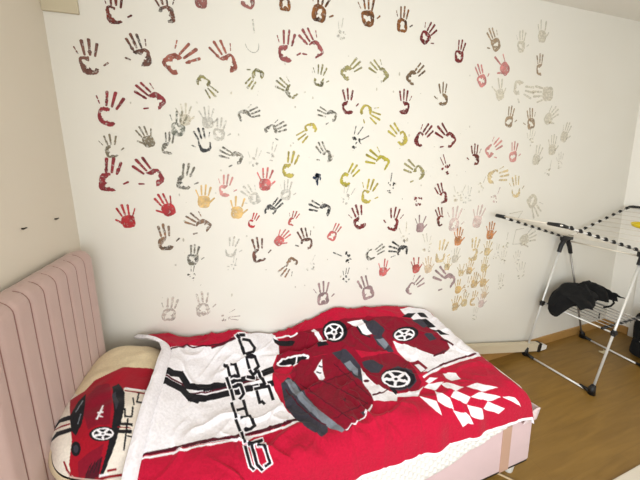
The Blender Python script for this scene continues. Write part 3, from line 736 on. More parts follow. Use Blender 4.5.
('white',[(.964,.131),(1.02,.111),(1.021,.101),(.959,.125)]),
('white',[(.983,.132),(.966,.155),(.961,.158),(.955,.158),(.947,.161),(.953,.139),(.948,.137),(.944,.133),(.943,.129),(.945,.124),(.95,.119),(.957,.115),(.964,.112),(.972,.111),(.978,.112),(.983,.116),(.985,.121),(.985,.127)]),
('black',[(.974,.128),(.972,.129),(.969,.131),(.966,.132),(.963,.132),(.96,.132),(.958,.131),(.956,.13),(.956,.128),(.957,.125),(.959,.123),(.962,.121),(.965,.12),(.968,.119),(.971,.12),(.973,.121),(.974,.123),(.975,.125)]),
('white',[(.762,.227),(.757,.233),(.74,.238),(.714,.245),(.681,.252),(.646,.261),(.617,.253),(.593,.247),(.576,.239),(.57,.23),(.576,.219),(.591,.216),(.615,.213),(.646,.211),(.681,.205),(.714,.202),(.74,.21),(.757,.219)]),
('black',[(.748,.226),(.743,.231),(.728,.236),(.705,.242),(.678,.247),(.648,.258),(.623,.249),(.603,.242),(.589,.237),(.584,.231),(.588,.224),(.601,.225),(.622,.219),(.648,.22),(.678,.214),(.706,.212),(.728,.219),(.743,.22)]),
('white',[(.689,.211),(.673,.246),(.68,.247),(.697,.212)]),
('white',[(1.311,.235),(1.3,.3),(1.314,.356),(1.327,.408),(1.347,.463),(1.388,.47),(1.447,.457),(1.508,.445),(1.569,.438),(1.634,.428),(1.706,.428),(1.776,.428),(1.8,.419),(1.8,.419),(1.803,.41),(1.8,.351),(1.803,.291),(1.812,.235),(1.806,.199),(1.815,.14),(1.818,.092),(1.8,.089),(1.806,.024),(1.785,.009),(1.764,0),(1.698,0),(1.625,.011),(1.547,.027),(1.525,.081),(1.555,.106),(1.58,.141),(1.613,.173),(1.645,.207),(1.661,.25),(1.665,.302),(1.645,.346),(1.564,.381),(1.499,.372),(1.474,.344),(1.441,.322),(1.407,.296),(1.373,.269)]),
('black',[(1.487,.101),(1.569,.07),(1.642,.063),(1.555,.106)]),
('black',[(1.651,.063),(1.716,.052),(1.707,.103),(1.643,.102)]),
('black',[(1.622,.114),(1.677,.137),(1.686,.189),(1.619,.19)]),
('slate',[(1.549,.121),(1.622,.114),(1.632,.175),(1.589,.186),(1.564,.158)]),
('black',[(1.635,.199),(1.689,.221),(1.736,.258),(1.67,.249)]),
('slate',[(1.553,.228),(1.609,.228),(1.615,.273),(1.558,.275)]),
('maroon',[(1.631,.282),(1.661,.309),(1.68,.295),(1.645,.273)]),
('maroon',[(1.657,.303),(1.671,.343),(1.69,.333),(1.677,.292)]),
('maroon',[(1.487,.383),(1.594,.371),(1.607,.354),(1.492,.373)]),
('carred',[(1.32,.383),(1.381,.377),(1.392,.443),(1.326,.465),(1.327,.421)]),
('white',[(1.336,.402),(1.365,.403),(1.371,.448),(1.333,.457)]),
('black',[(1.523,.212),(1.508,.226),(1.479,.242),(1.446,.253),(1.411,.258),(1.38,.253),(1.355,.243),(1.334,.235),(1.324,.223),(1.325,.208),(1.339,.194),(1.364,.18),(1.398,.167),(1.434,.163),(1.469,.164),(1.496,.174),(1.519,.182),(1.526,.199)]),
('white',[(1.491,.216),(1.477,.23),(1.456,.241),(1.431,.247),(1.404,.251),(1.38,.246),(1.359,.24),(1.342,.233),(1.333,.225),(1.335,.212),(1.346,.2),(1.367,.187),(1.394,.178),(1.421,.175),(1.449,.176),(1.473,.181),(1.484,.197),(1.492,.206)]),
('black',[(1.478,.217),(1.467,.228),(1.45,.236),(1.428,.243),(1.406,.244),(1.386,.24),(1.367,.236),(1.353,.229),(1.345,.222),(1.347,.213),(1.357,.202),(1.375,.191),(1.397,.184),(1.42,.182),(1.442,.183),(1.462,.188),(1.472,.2),(1.479,.208)]),
('white',[(1.405,.217),(1.469,.236),(1.48,.223),(1.416,.204)]),
('white',[(1.409,.207),(1.383,.247),(1.396,.25),(1.425,.208)]),
('white',[(1.422,.204),(1.337,.215),(1.333,.228),(1.417,.217)]),
('white',[(1.425,.209),(1.397,.175),(1.381,.185),(1.409,.219)]),
('white',[(1.411,.219),(1.477,.195),(1.477,.18),(1.408,.208)]),
('white',[(1.436,.218),(1.431,.222),(1.425,.225),(1.418,.226),(1.411,.225),(1.403,.224),(1.395,.222),(1.39,.219),(1.388,.215),(1.388,.211),(1.393,.206),(1.399,.202),(1.408,.2),(1.417,.199),(1.426,.199),(1.434,.201),(1.438,.205),(1.438,.211)]),
('black',[(1.425,.212),(1.423,.214),(1.421,.215),(1.417,.216),(1.413,.217),(1.409,.217),(1.406,.216),(1.404,.215),(1.403,.213),(1.403,.211),(1.405,.209),(1.408,.207),(1.412,.206),(1.416,.205),(1.42,.206),(1.423,.206),(1.425,.208),(1.426,.21)]),
('maroon',[(1.361,.477),(1.416,.464),(1.475,.449),(1.478,.44),(1.417,.456),(1.362,.469)]),
('maroon',[(1.466,.451),(1.529,.447),(1.603,.435),(1.611,.423),(1.537,.435),(1.471,.44)]),
('maroon',[(1.594,.435),(1.65,.432),(1.704,.431),(1.757,.432),(1.767,.421),(1.712,.421),(1.658,.421),(1.604,.423)]),
('white',[(1.322,.493),(1.395,.478),(1.397,.466),(1.321,.485)]),
('white',[(1.383,.481),(1.44,.471),(1.499,.461),(1.505,.448),(1.445,.458),(1.388,.468)]),
('white',[(1.487,.463),(1.55,.459),(1.619,.449),(1.631,.432),(1.559,.444),(1.494,.451)]),
('white',[(1.607,.45),(1.661,.449),(1.714,.45),(1.778,.444),(1.791,.425),(1.727,.434),(1.674,.434),(1.621,.433)]),
('slate',[(.574,.346),(.616,.316),(.657,.324),(.675,.36),(.689,.411),(.706,.436),(.719,.47),(.733,.501),(.741,.534),(.75,.563),(.734,.608),(.703,.622),(.659,.592),(.636,.572),(.618,.526),(.598,.495),(.579,.458),(.577,.422),(.577,.374)]),
('carred',[(.625,.298),(.663,.266),(.703,.235),(.747,.233),(.788,.243),(.834,.24),(.892,.233),(.948,.237),(1.024,.24),(1.042,.269),(1.058,.298),(1.123,.298),(1.189,.3),(1.263,.293),(1.29,.324),(1.314,.356),(1.317,.421),(1.3,.473),(1.299,.504),(1.252,.531),(1.199,.53),(1.153,.52),(1.121,.504),(1.086,.491),(1.056,.445),(1.019,.497),(.987,.542),(.965,.572),(.916,.596),(.872,.618),(.835,.632),(.805,.626),(.775,.584),(.757,.561),(.74,.534),(.72,.51),(.706,.459),(.686,.42),(.667,.371),(.636,.318)]),
('glass',[(.597,.333),(.631,.32),(.654,.359),(.667,.407),(.684,.428),(.705,.464),(.72,.51),(.741,.531),(.759,.557),(.778,.578),(.806,.623),(.79,.628),(.752,.597),(.73,.574),(.707,.554),(.686,.512),(.665,.463),(.645,.433),(.625,.398),(.612,.363)]),
('maroon',[(.592,.364),(.612,.417),(.633,.448),(.638,.445),(.617,.414),(.597,.363)]),
('maroon',[(.631,.447),(.65,.475),(.667,.504),(.683,.536),(.687,.535),(.672,.501),(.655,.471),(.636,.443)]),
('maroon',[(.682,.534),(.706,.565),(.735,.581),(.739,.577),(.71,.561),(.685,.531)]),
('white',[(.827,.259),(.794,.282),(.762,.305),(.787,.37),(.808,.356),(.811,.308)]),
('slate',[(.774,.314),(.797,.329),(.801,.323),(.778,.306)]),
('slate',[(.794,.288),(.811,.302),(.816,.297),(.799,.282)]),
('slate',[(.897,.237),(.94,.24),(.982,.246),(1.007,.273),(1.033,.322),(1.025,.383),(.997,.424),(.978,.394),(.965,.345),(.944,.312),(.919,.28)]),
('glass',[(.943,.302),(.985,.291),(1.011,.339),(.991,.379),(.973,.342)]),
('white',[(1.031,.337),(1.032,.393),(1.05,.444),(1.086,.491),(1.137,.526),(1.104,.564),(1.062,.564),(1.027,.553),(.993,.541),(.999,.503),(.995,.428),(1.009,.391)]),
('maroon',[(1,.517),(1.051,.516),(1.055,.505),(1.003,.507)]),
('maroon',[(1.045,.518),(1.103,.498),(1.103,.492),(1.046,.51)]),
('maroon',[(1.033,.427),(1.031,.43),(1.027,.431),(1.022,.432),(1.017,.431),(1.011,.43),(1.007,.428),(1.003,.425),(1.002,.422),(1.002,.42),(1.004,.418),(1.008,.416),(1.013,.416),(1.019,.416),(1.024,.418),(1.029,.419),(1.032,.422),(1.034,.425)]),
('slate',[(1.05,.314),(1.123,.321),(1.157,.371),(1.111,.393),(1.067,.385),(1.048,.34)]),
('slate',[(1.146,.397),(1.242,.381),(1.265,.411),(1.294,.433),(1.278,.492),(1.215,.517),(1.152,.514),(1.116,.489),(1.128,.448)]),
('black',[(1.274,.485),(1.257,.496),(1.23,.504),(1.196,.511),(1.165,.507),(1.136,.497),(1.113,.483),(1.099,.464),(1.095,.443),(1.103,.422),(1.122,.406),(1.147,.397),(1.183,.39),(1.219,.392),(1.249,.404),(1.264,.432),(1.282,.446),(1.28,.471)]),
('white',[(1.248,.479),(1.233,.49),(1.208,.501),(1.183,.502),(1.157,.498),(1.133,.49),(1.113,.479),(1.102,.462),(1.099,.445),(1.105,.428),(1.12,.415),(1.142,.407),(1.171,.401),(1.2,.404),(1.226,.412),(1.245,.427),(1.254,.447),(1.255,.464)]),
('black',[(1.236,.475),(1.223,.485),(1.202,.494),(1.182,.494),(1.161,.49),(1.14,.483),(1.125,.472),(1.112,.462),(1.111,.447),(1.115,.435),(1.127,.425),(1.146,.417),(1.172,.41),(1.194,.414),(1.216,.421),(1.233,.433),(1.239,.451),(1.242,.463)]),
('white',[(1.167,.457),(1.194,.478),(1.224,.494),(1.237,.483),(1.208,.465),(1.181,.443)]),
('white',[(1.175,.445),(1.135,.491),(1.149,.496),(1.188,.452)]),
('white',[(1.187,.446),(1.145,.441),(1.106,.435),(1.098,.449),(1.138,.455),(1.178,.461)]),
('white',[(1.187,.453),(1.175,.398),(1.155,.409),(1.169,.46)]),
('white',[(1.172,.462),(1.245,.446),(1.248,.428),(1.173,.447)]),
('white',[(1.2,.463),(1.194,.467),(1.187,.47),(1.178,.471),(1.169,.469),(1.162,.466),(1.155,.462),(1.152,.456),(1.151,.451),(1.153,.445),(1.159,.44),(1.167,.436),(1.177,.434),(1.186,.436),(1.194,.439),(1.2,.444),(1.203,.45),(1.203,.457)]),
('black',[(1.187,.457),(1.185,.459),(1.181,.46),(1.178,.461),(1.174,.46),(1.17,.459),(1.168,.457),(1.167,.454),(1.166,.452),(1.168,.449),(1.17,.447),(1.174,.445),(1.177,.445),(1.181,.445),(1.185,.446),(1.187,.449),(1.188,.451),(1.188,.454)]),
('black',[(1.111,.489),(1.136,.495),(1.143,.518),(1.124,.529)]),
('white',[(1.132,.525),(1.192,.531),(1.256,.534),(1.293,.526),(1.252,.545),(1.222,.568),(1.159,.551),(1.119,.54)]),
('white',[(.81,.626),(.86,.625),(.858,.622),(.809,.622)]),
('white',[(.857,.625),(.893,.604),(.922,.599),(.92,.595),(.892,.599),(.855,.623)]),
('white',[(.92,.599),(.977,.556),(.975,.551),(.918,.594)]),
('slate',[(.903,.572),(.927,.584),(.912,.593)]),
('white',[(.919,.591),(.98,.553),(.978,.547),(.917,.586)]),
('maroon',[(.669,.354),(.694,.377),(.716,.41),(.736,.443),(.757,.471),(.777,.497),(.795,.528),(.811,.559),(.826,.59),(.843,.614),(.846,.613),(.83,.587),(.814,.558),(.798,.527),(.781,.495),(.761,.469),(.74,.44),(.72,.406),(.698,.373),(.672,.352)]),
('maroon',[(.785,.367),(.817,.381),(.843,.412),(.865,.446),(.89,.47),(.915,.494),(.937,.52),(.962,.541),(.965,.537),(.941,.516),(.918,.491),(.896,.462),(.868,.443),(.846,.408),(.822,.376),(.788,.365)]),
('maroon',[(.881,.297),(.903,.321),(.927,.344),(.942,.382),(.956,.418),(.969,.454),(.979,.493),(.99,.526),(.994,.525),(.983,.491),(.974,.451),(.961,.416),(.947,.379),(.931,.341),(.908,.319),(.885,.294)]),
('maroon',[(.726,.389),(.765,.379),(.806,.37),(.847,.362),(.889,.354),(.931,.349),(.972,.348),(.972,.345),(.932,.344),(.89,.349),(.847,.358),(.805,.367),(.765,.376),(.726,.383)]),
('maroon',[(.778,.565),(.81,.569),(.843,.569),(.886,.552),(.92,.553),(.968,.532),(.968,.529),(.921,.548),(.886,.546),(.843,.566),(.809,.565),(.777,.562)]),
('maroon',[(.851,.498),(.875,.479),(.854,.515)]),
('white',[(1.44,.499),(1.475,.498),(1.518,.509),(1.509,.549),(1.451,.547),(1.433,.526)]),
('white',[(1.375,.552),(1.407,.558),(1.44,.578),(1.48,.593),(1.411,.61),(1.378,.593)]),
('white',[(1.495,.594),(1.572,.59),(1.616,.612),(1.659,.633),(1.607,.631),(1.553,.632),(1.52,.617)]),
('white',[(1.472,.64),(1.551,.634),(1.596,.65),(1.643,.667),(1.552,.675),(1.512,.657)]),
('white',[(1.365,.625),(1.411,.607),(1.439,.625),(1.47,.64),(1.429,.657),(1.39,.649)]),
('white',[(1.324,.567),(1.337,.598),(1.358,.626),(1.349,.667),(1.314,.644),(1.295,.618)]),
('white',[(1.229,.566),(1.258,.592),(1.289,.615),(1.283,.639),(1.276,.672),(1.256,.649),(1.243,.624),(1.237,.595)]),
('white',[(1.317,.509),(1.352,.501),(1.387,.519),(1.326,.524)]),
('white',[(1.288,.532),(1.326,.524),(1.363,.535),(1.397,.549),(1.326,.565)]),
('white',[(1.43,.66),(1.465,.672),(1.504,.689),(1.504,.732),(1.429,.697)]),
('white',[(1.514,.693),(1.551,.676),(1.594,.692),(1.641,.714),(1.597,.73),(1.556,.712)]),
('white',[(1.652,.668),(1.689,.675),(1.722,.687),(1.749,.733),(1.679,.688)]),
('white',[(1.343,.667),(1.381,.684),(1.421,.698),(1.435,.728),(1.378,.738),(1.356,.7)]),
]
PILLOW_PRINT = [
('cream',[(-.776,.395),(-.78,.253),(-.753,.173),(-.724,.105),(-.639,.075),(-.554,.038),(-.467,-.013),(-.379,-.082),(-.244,-.121),(-.104,-.162),(.039,-.175),(.194,-.192),(.354,-.223),(.517,-.235),(.7,-.322),(.916,-.652),(.925,-.625),(.933,-.605),(.916,-.639),(.906,-.658),(.891,-.659),(.875,-.666),(.855,-.685),(.824,-.699),(.788,-.718),(.741,-.726),(.69,-.732),(.634,-.74),(.592,-.753),(.498,-.806),(.339,-.813),(.222,-.833),(.105,-.84),(-.021,-.846),(-.13,-.833),(-.314,-.886),(-.464,-.866),(-.598,-.88),(-.665,-.786),(-.732,-.746),(-.824,-.759),(-.875,-.712),(-.916,-.666),(-.95,-.625),(-.941,-.472),(-.941,-.318),(-.941,-.15),(-.941,-.017),(-.941,.117),(-.922,.211)]),
('red2',[(-.928,.339),(-.857,.3),(-.78,.253),(-.753,.173),(-.724,.105),(-.639,.075),(-.554,.038),(-.467,-.013),(-.379,-.082),(-.244,-.121),(-.104,-.162),(.039,-.175),(.201,-.191),(.368,-.219),(.539,-.235),(.784,-.376),(.933,-.619),(.967,-.525),(.983,-.391),(.967,-.304),(.784,-.041),(.625,.072),(.474,.159),(.345,.159),(.214,.18),(.087,.206),(-.054,.207),(-.194,.217),(-.142,.315),(-.09,.48),(-.04,.582),(-.014,.656),(.01,.748),(.007,.828),(.006,.888),(.011,.95),(.024,.984),(.038,1),(-.113,1),(-.264,1),(-.406,1),(-.48,.998),(-.563,.974),(-.589,.94),(-.613,.895),(-.636,.834),(-.703,.755),(-.775,.657),(-.845,.52)]),
('white',[(-.18,.223),(-.042,.219),(.098,.221),(.093,.201),(-.048,.199),(-.186,.205)]),
('white',[(.086,.221),(.275,.206),(.466,.214),(.463,.193),(.272,.179),(.081,.201)]),
('deepred',[(-.163,.26),(-.024,.264),(.117,.267),(.111,.239),(-.031,.237),(-.171,.238)]),
('deepred',[(.101,.267),(.224,.266),(.349,.268),(.481,.248),(.475,.222),(.345,.239),(.219,.233),(.094,.239)]),
('black',[(-.801,.611),(-.792,.52),(-.789,.418),(-.736,.32),(-.676,.448),(-.624,.541),(-.598,.626),(-.577,.698),(-.597,.8),(-.703,.755),(-.75,.691)]),
('glass',[(-.733,.575),(-.712,.427),(-.73,.415),(-.749,.567)]),
('glass',[(-.627,.702),(-.648,.589),(-.662,.586),(-.641,.701)]),
('black',[(-.392,.246),(-.309,.162),(-.141,.284),(-.093,.408),(-.047,.51),(-.015,.606),(.015,.702),(.035,.794),(.058,.86),(.064,.903),(.071,.939),(.079,.968),(.087,.99),(.044,1),(.023,.991),(.002,.967),(-.019,.933),(-.042,.89),(-.065,.84),(-.085,.774),(-.117,.704),(-.149,.642),(-.182,.57),(-.248,.479),(-.318,.362)]),
('carred',[(-.701,.388),(-.668,.308),(-.636,.22),(-.448,.208),(-.368,.337),(-.294,.422),(-.247,.534),(-.202,.619),(-.158,.695),(-.337,.705),(-.454,.752),(-.528,.684),(-.604,.601),(-.649,.503)]),
('carred',[(-.431,.957),(-.363,.931),(-.298,.903),(-.213,.88),(-.13,.855),(-.108,.898),(-.084,.934),(-.125,.961),(-.167,.982),(-.208,.997),(-.322,1),(-.384,.985)]),
('slate',[(-.338,.352),(-.291,.312),(-.173,.445),(-.165,.547),(-.25,.454)]),
('black',[(-.454,.889),(-.445,.904),(-.447,.916),(-.459,.926),(-.48,.931),(-.507,.933),(-.538,.93),(-.568,.923),(-.593,.913),(-.61,.899),(-.618,.882),(-.615,.866),(-.602,.853),(-.582,.847),(-.556,.847),(-.527,.853),(-.498,.862),(-.473,.875)]),
('slate',[(-.493,.891),(-.488,.899),(-.489,.906),(-.494,.911),(-.505,.914),(-.518,.915),(-.534,.913),(-.549,.91),(-.562,.904),(-.571,.896),(-.575,.888),(-.575,.88),(-.569,.874),(-.559,.871),(-.545,.87),(-.531,.873),(-.516,.877),(-.503,.884)]),
('maroon',[(-.213,1),(-.203,.988),(-.178,.969),(-.121,.949),(-.066,.924),(-.034,.961),(.001,.988),(.038,1),(-.088,1)]),
('black',[(-.207,.996),(-.19,.958),(-.206,.956),(-.224,.995)]),
('black',[(-.148,.993),(-.15,.951),(-.166,.95),(-.164,.992)]),
('black',[(-.088,.99),(-.111,.944),(-.127,.943),(-.104,.989)]),
('black',[(-.028,.986),(-.072,.937),(-.087,.936),(-.044,.985)]),
('white',[(-.374,.66),(-.366,.566),(-.399,.551),(-.406,.651)]),
('white',[(-.366,.577),(-.372,.501),(-.405,.483),(-.399,.565)]),
('white',[(-.413,.595),(-.334,.585),(-.348,.569),(-.427,.576)]),
('white',[(-.384,.625),(-.306,.635),(-.31,.623),(-.387,.612)]),
('black',[(-.967,.779),(-.904,.676),(-.95,.625),(-.961,.753)]),
('black',[(-.942,.688),(-.837,.673),(-.738,.65),(-.784,.601),(-.883,.617),(-.95,.639)]),
('black',[(-.995,.906),(-.843,.815),(-.903,.784),(-.992,.886)]),
('black',[(-.886,.836),(-.778,.799),(-.679,.767),(-.723,.735),(-.82,.765),(-.924,.793)]),
('deepred',[(-.961,.775),(-.843,.735),(-.861,.718),(-.967,.766)]),
('deepred',[(-.855,.74),(-.737,.708),(-.753,.692),(-.871,.721)]),
('black',[(-.019,.757),(.11,.757),(.243,.747),(.222,.717),(.09,.723),(-.038,.718)]),
('black',[(-.057,.671),(.073,.675),(.204,.686),(.191,.658),(.06,.642),(-.069,.647)]),
('deepred',[(-.025,.7),(.201,.711),(.194,.7),(-.032,.686)]),
('black',[(-.003,.759),(.004,.784),(-.015,.807),(-.057,.825),(-.118,.836),(-.189,.837),(-.262,.83),(-.327,.82),(-.377,.807),(-.407,.79),(-.412,.77),(-.394,.749),(-.353,.731),(-.295,.718),(-.226,.713),(-.154,.712),(-.087,.717),(-.035,.733)]),
('white',[(-.044,.763),(-.039,.784),(-.054,.802),(-.088,.817),(-.136,.825),(-.193,.825),(-.251,.819),(-.303,.81),(-.343,.8),(-.367,.786),(-.372,.77),(-.357,.754),(-.324,.74),(-.277,.729),(-.222,.726),(-.165,.726),(-.111,.731),(-.07,.744)]),
('black',[(-.071,.767),(-.067,.783),(-.08,.798),(-.108,.81),(-.149,.816),(-.196,.816),(-.244,.812),(-.288,.804),(-.322,.795),(-.341,.783),(-.345,.77),(-.332,.757),(-.305,.746),(-.265,.738),(-.219,.735),(-.171,.735),(-.126,.74),(-.091,.751)]),
('white',[(-.213,.784),(-.04,.794),(-.05,.774),(-.222,.766)]),
('white',[(-.228,.77),(-.186,.826),(-.153,.827),(-.195,.77)]),
('white',[(-.209,.765),(-.354,.789),(-.334,.804),(-.188,.783)]),
('white',[(-.193,.771),(-.326,.735),(-.334,.75),(-.201,.786)]),
('white',[(-.197,.786),(-.128,.735),(-.16,.722),(-.228,.772)]),
('white',[(-.154,.773),(-.152,.78),(-.156,.786),(-.167,.791),(-.183,.793),(-.201,.793),(-.22,.792),(-.238,.788),(-.252,.783),(-.26,.778),(-.262,.772),(-.258,.766),(-.247,.762),(-.232,.759),(-.213,.758),(-.194,.758),(-.176,.762),(-.162,.767)]),
('black',[(-.184,.774),(-.183,.777),(-.185,.78),(-.19,.782),(-.196,.783),(-.204,.783),(-.212,.783),(-.22,.781),(-.226,.779),(-.23,.776),(-.231,.774),(-.229,.771),(-.224,.769),(-.218,.768),(-.21,.767),(-.202,.768),(-.194,.769),(-.188,.772)]),
('black',[(-.051,.516),(.006,.593),(.036,.588),(-.021,.51)]),
('black',[(.015,.595),(.143,.585),(.131,.564),(.002,.579)]),
('black',[(.146,.581),(.095,.462),(.063,.466),(.115,.581)]),
('black',[(.063,.598),(.099,.687),(.137,.764),(.177,.827),(.221,.88),(.254,.88),(.209,.826),(.168,.763),(.13,.691),(.094,.599)]),
('black',[(.073,.249),(.101,.407),(.13,.408),(.104,.251)]),
('black',[(.109,.412),(.231,.413),(.225,.392),(.102,.389)]),
('black',[(.158,.782),(.278,.779),(.271,.765),(.151,.77)]),
('black',[(.007,.343),(.077,.453),(.101,.446),(.031,.337)]),
('deepred',[(-.013,1),(.121,1),(.217,.997),(.333,.994),(.451,.991),(.414,.983),(.299,.988),(.184,.992),(.07,.995),(-.045,.998)]),
('white',[(.035,.997),(.185,.992),(.16,.987),(.011,.993)]),
('deepred',[(.135,.985),(.285,.976),(.257,.968),(.108,.978)]),
('deepred',[(-.687,.973),(-.583,.993),(-.473,1),(-.443,1),(-.555,.989),(-.657,.967)]),
]
CLOTH = dict(red=(180, 14, 50), carred=(130, 8, 36), deepred=(140, 8, 28), white=(243, 240, 246), black=(22, 20, 26), slate=(56, 54, 64), glass=(122, 128, 138), maroon=(80, 8, 30), cream=(226, 208, 174), offwhite=(232, 222, 210), red2=(160, 10, 34))
def paint_cloth(layers, S, Tt, base, cell):
    """colour of the printed cloth at every grid point, averaged over four points per cell"""
    total = np.zeros(S.shape+(4,))
    for du, dv in ((-.25, -.25), (.25, -.25), (-.25, .25), (.25, .25)):
        out = np.empty(S.shape+(4,)); out[:] = lin(CLOTH[base])
        fs, ft = S.ravel()+du*cell[0], Tt.ravel()+dv*cell[1]; flat = out.reshape(-1, 4)
        for c, pts in layers:
            P = np.array(pts); lo, hi = P.min(0), P.max(0)
            idx = np.where((fs >= lo[0]) & (fs <= hi[0]) & (ft >= lo[1]) & (ft <= hi[1]))[0]
            if not len(idx): continue
            x, y = fs[idx], ft[idx]; ins = np.zeros(len(idx), bool); n = len(P)
            for i in range(n):
                x0, y0 = P[i]; x1, y1 = P[(i+1) % n]
                if y0 == y1: continue
                ins ^= ((y0 > y) != (y1 > y)) & (x < (x1-x0)*(y-y0)/(y1-y0) + x0)
            flat[idx[ins]] = lin(CLOTH[c])
        total += out/4
    return total
def cloth_mat(name, rough, weave, wstr, sheen, mot=(.9, 1.1)):
    m = bpy.data.materials.new(name); m.use_nodes = True; nt = m.node_tree; b = nt.nodes['Principled BSDF']
    at = nt.nodes.new('ShaderNodeAttribute'); at.attribute_name = 'print'
    tc = nt.nodes.new('ShaderNodeTexCoord'); n = nt.nodes.new('ShaderNodeTexNoise'); n.inputs['Scale'].default_value = weave; n.inputs['Detail'].default_value = 5
    nt.links.new(tc.outputs['Object'], n.inputs['Vector'])
    mr = nt.nodes.new('ShaderNodeMapRange'); mr.inputs[1].default_value = .25; mr.inputs[2].default_value = .75; mr.inputs[3].default_value = mot[0]; mr.inputs[4].default_value = mot[1]
    nt.links.new(n.outputs['Fac'], mr.inputs[0])
    mx = nt.nodes.new('ShaderNodeMix'); mx.data_type = 'RGBA'; mx.blend_type = 'MULTIPLY'; mx.inputs[0].default_value = 1
    nt.links.new(at.outputs['Color'], mx.inputs[6]); nt.links.new(mr.outputs[0], mx.inputs[7]); nt.links.new(mx.outputs[2], b.inputs['Base Color'])
    b.inputs['Roughness'].default_value = rough; b.inputs['Sheen Weight'].default_value = sheen; b.inputs['Specular IOR Level'].default_value = .2
    bp = nt.nodes.new('ShaderNodeBump'); bp.inputs['Strength'].default_value = min(1, wstr*1.6); bp.inputs['Distance'].default_value = .004
    nt.links.new(n.outputs['Fac'], bp.inputs['Height']); nt.links.new(bp.outputs['Normal'], b.inputs['Normal'])
    return m
def cloth_object(name, P, colr, m, parent, thick):
    mb = MB().grid(P)
    me = bpy.data.meshes.new(name); me.from_pydata(mb.v, [], mb.f); me.update()
    a = me.color_attributes.new('print', 'FLOAT_COLOR', 'POINT'); a.data.foreach_set('color', colr.reshape(-1).astype(np.float32))
    me.polygons.foreach_set('use_smooth', [True]*len(me.polygons)); me.materials.append(m)
    if me.polygons[len(me.polygons)//2].normal.z < 0: me.flip_normals()
    o = bpy.data.objects.new(name, me); COL.objects.link(o)
    if thick:
        sm = o.modifiers.new('thickness', 'SOLIDIFY'); sm.thickness = thick; sm.offset = -1
    if parent: o.parent = parent; me.transform(Matrix.Translation(-parent.location))
    return o

# ======================= the bed =======================
M_velvet = mat('dusty_pink_velvet', (194, 166, 158), .8, bump=(220, .15), var=.06, vscale=14, sheen=.25)
M_velvet2 = mat('pale_pink_fabric', (216, 188, 190), .8, bump=(240, .15), var=.05, vscale=14, sheen=.25)
M_seam = mat('pink_piping', (150, 112, 106), .85)
bed = thing('bed', (1.03, -.36, 0), 'single bed with channelled dusty pink headboard and pale pink upholstered base', 'bed')
# headboard: padded vertical channels; the seams are grooves between them
FX, BX, HTOP = .080, .014, 1.232
seams = [-.176 - .0655*k for k in range(8)]
ys = sorted([-.10] + seams + [-.69], reverse=True)
mb = MB()
def head_profile(y):            # how far the padding stands out at y
    for a, b in zip(ys[:-1], ys[1:]):
        if b <= y <= a:
            k = (y-b)/(a-b); return .006*(1-abs(2*k-1)**5)
    return 0
yy = []
for a, b in zip(ys[:-1], ys[1:]): yy += [a + (b-a)*k/10 for k in range(10)]
yy.append(ys[-1])
prof = [(0, .02), (0, .55), (0, .95), (0, HTOP-.045)] + [(.045*(1-math.cos(q)), HTOP-.045+.045*math.sin(q)) for q in [math.pi/2*k/7 for k in range(1, 8)]]
G = np.zeros((len(prof)+1, len(yy), 3))
for j, y in enumerate(yy):
    e = min(1, max(0, (-.10-y)/.028)); e2 = min(1, max(0, (y+.69)/.02))
    edge = .030*(1-math.sqrt(max(0, 1-(1-e)**2))) + .02*(1-math.sqrt(max(0, 1-(1-e2)**2)))
    for i, (dx, z) in enumerate(prof):
        lift = max(0, 1-dx/.045)
        zz = z - (.022*(1-math.sqrt(max(0, 1-(1-e)**2))) if i >= 4 else 0)
        G[i, j] = (FX - dx + head_profile(y)*(.35+.65*lift) - edge*lift, y, zz + (head_profile(y)*.35 if i >= 4 else 0) + (.0025*noise.noise(Vector((y*60, i*.8, 0))) if i > 6 else 0))
    G[len(prof), j] = (BX, y, G[len(prof)-1, j, 2]-.006)
mb.grid(G)
n, m_ = G.shape[:2]
for jj in (0, m_-1):             # close the two ends and the back
    mb.add([tuple(G[i, jj]) for i in range(n)] + [(BX, yy[jj], .02)], [tuple(range(n+1))])
mb.add([tuple(G[n-1, j]) for j in (0, m_-1)] + [(BX, yy[-1], .02), (BX, yy[0], .02)], [(0, 1, 2, 3)])
hb = autosmooth(mb.build('headboard', M_velvet, bed), 50)
for y in seams:
    MB().tube([(FX+.0005, y, .40), (FX+.0005, y, HTOP-.047)] + [(FX-.045*(1-math.cos(q))+.0005, y, HTOP-.047+.046*math.sin(q)) for q in [math.pi/2*k/6 for k in range(1, 6)]], .0022, 6).build('seam', M_seam, hb, True)
base = MB().box((.095, -.69, .10), (1.985, -.03, .345), .012, 3).build('base', M_velvet2, bed); autosmooth(base)
MB().box((.10, -.684, .088), (1.98, -.036, .102)).build('underside', M_black, bed, label='black underside of the base')
tp = MB().box((1.79, -.6925, .104), (1.845, -.690, .345)).build('tape', mat('tan_tape', (196, 160, 140), .4), base, label='strip of tan tape on the base')
for x in (.18, 1.925):
    for y in (-.635, -.085):
        MB().lathe([(0, 0), (.020, 0), (.022, .004), (.034, .085), (.036, .089), (0, .089)], (x, y, 0), 4 if False else 16).build('leg', M_white, bed, True, label='white plastic leg')
fl = np.zeros((9, 7, 3))          # stiff corner of the base cover that stands up at the foot
for i in range(9):
    for j in range(7):
        a = i/8; k = j/6
        x = 1.905 + .085*min(1, a*1.6) ; y = -.694 + .16*max(0, a*1.6-1)
        fl[i, j] = (x + .012*k*a, y - .006*k, .338 + k*(.055*math.sin(math.pi*min(1, a*1.1)*.85) + .012))
o = cloth_object('base_cover_corner', fl, np.tile(np.array(lin((226, 206, 206))), (9, 7, 1)), cloth_mat('corner_cloth', .8, 200, .1, .2), bed, .006)

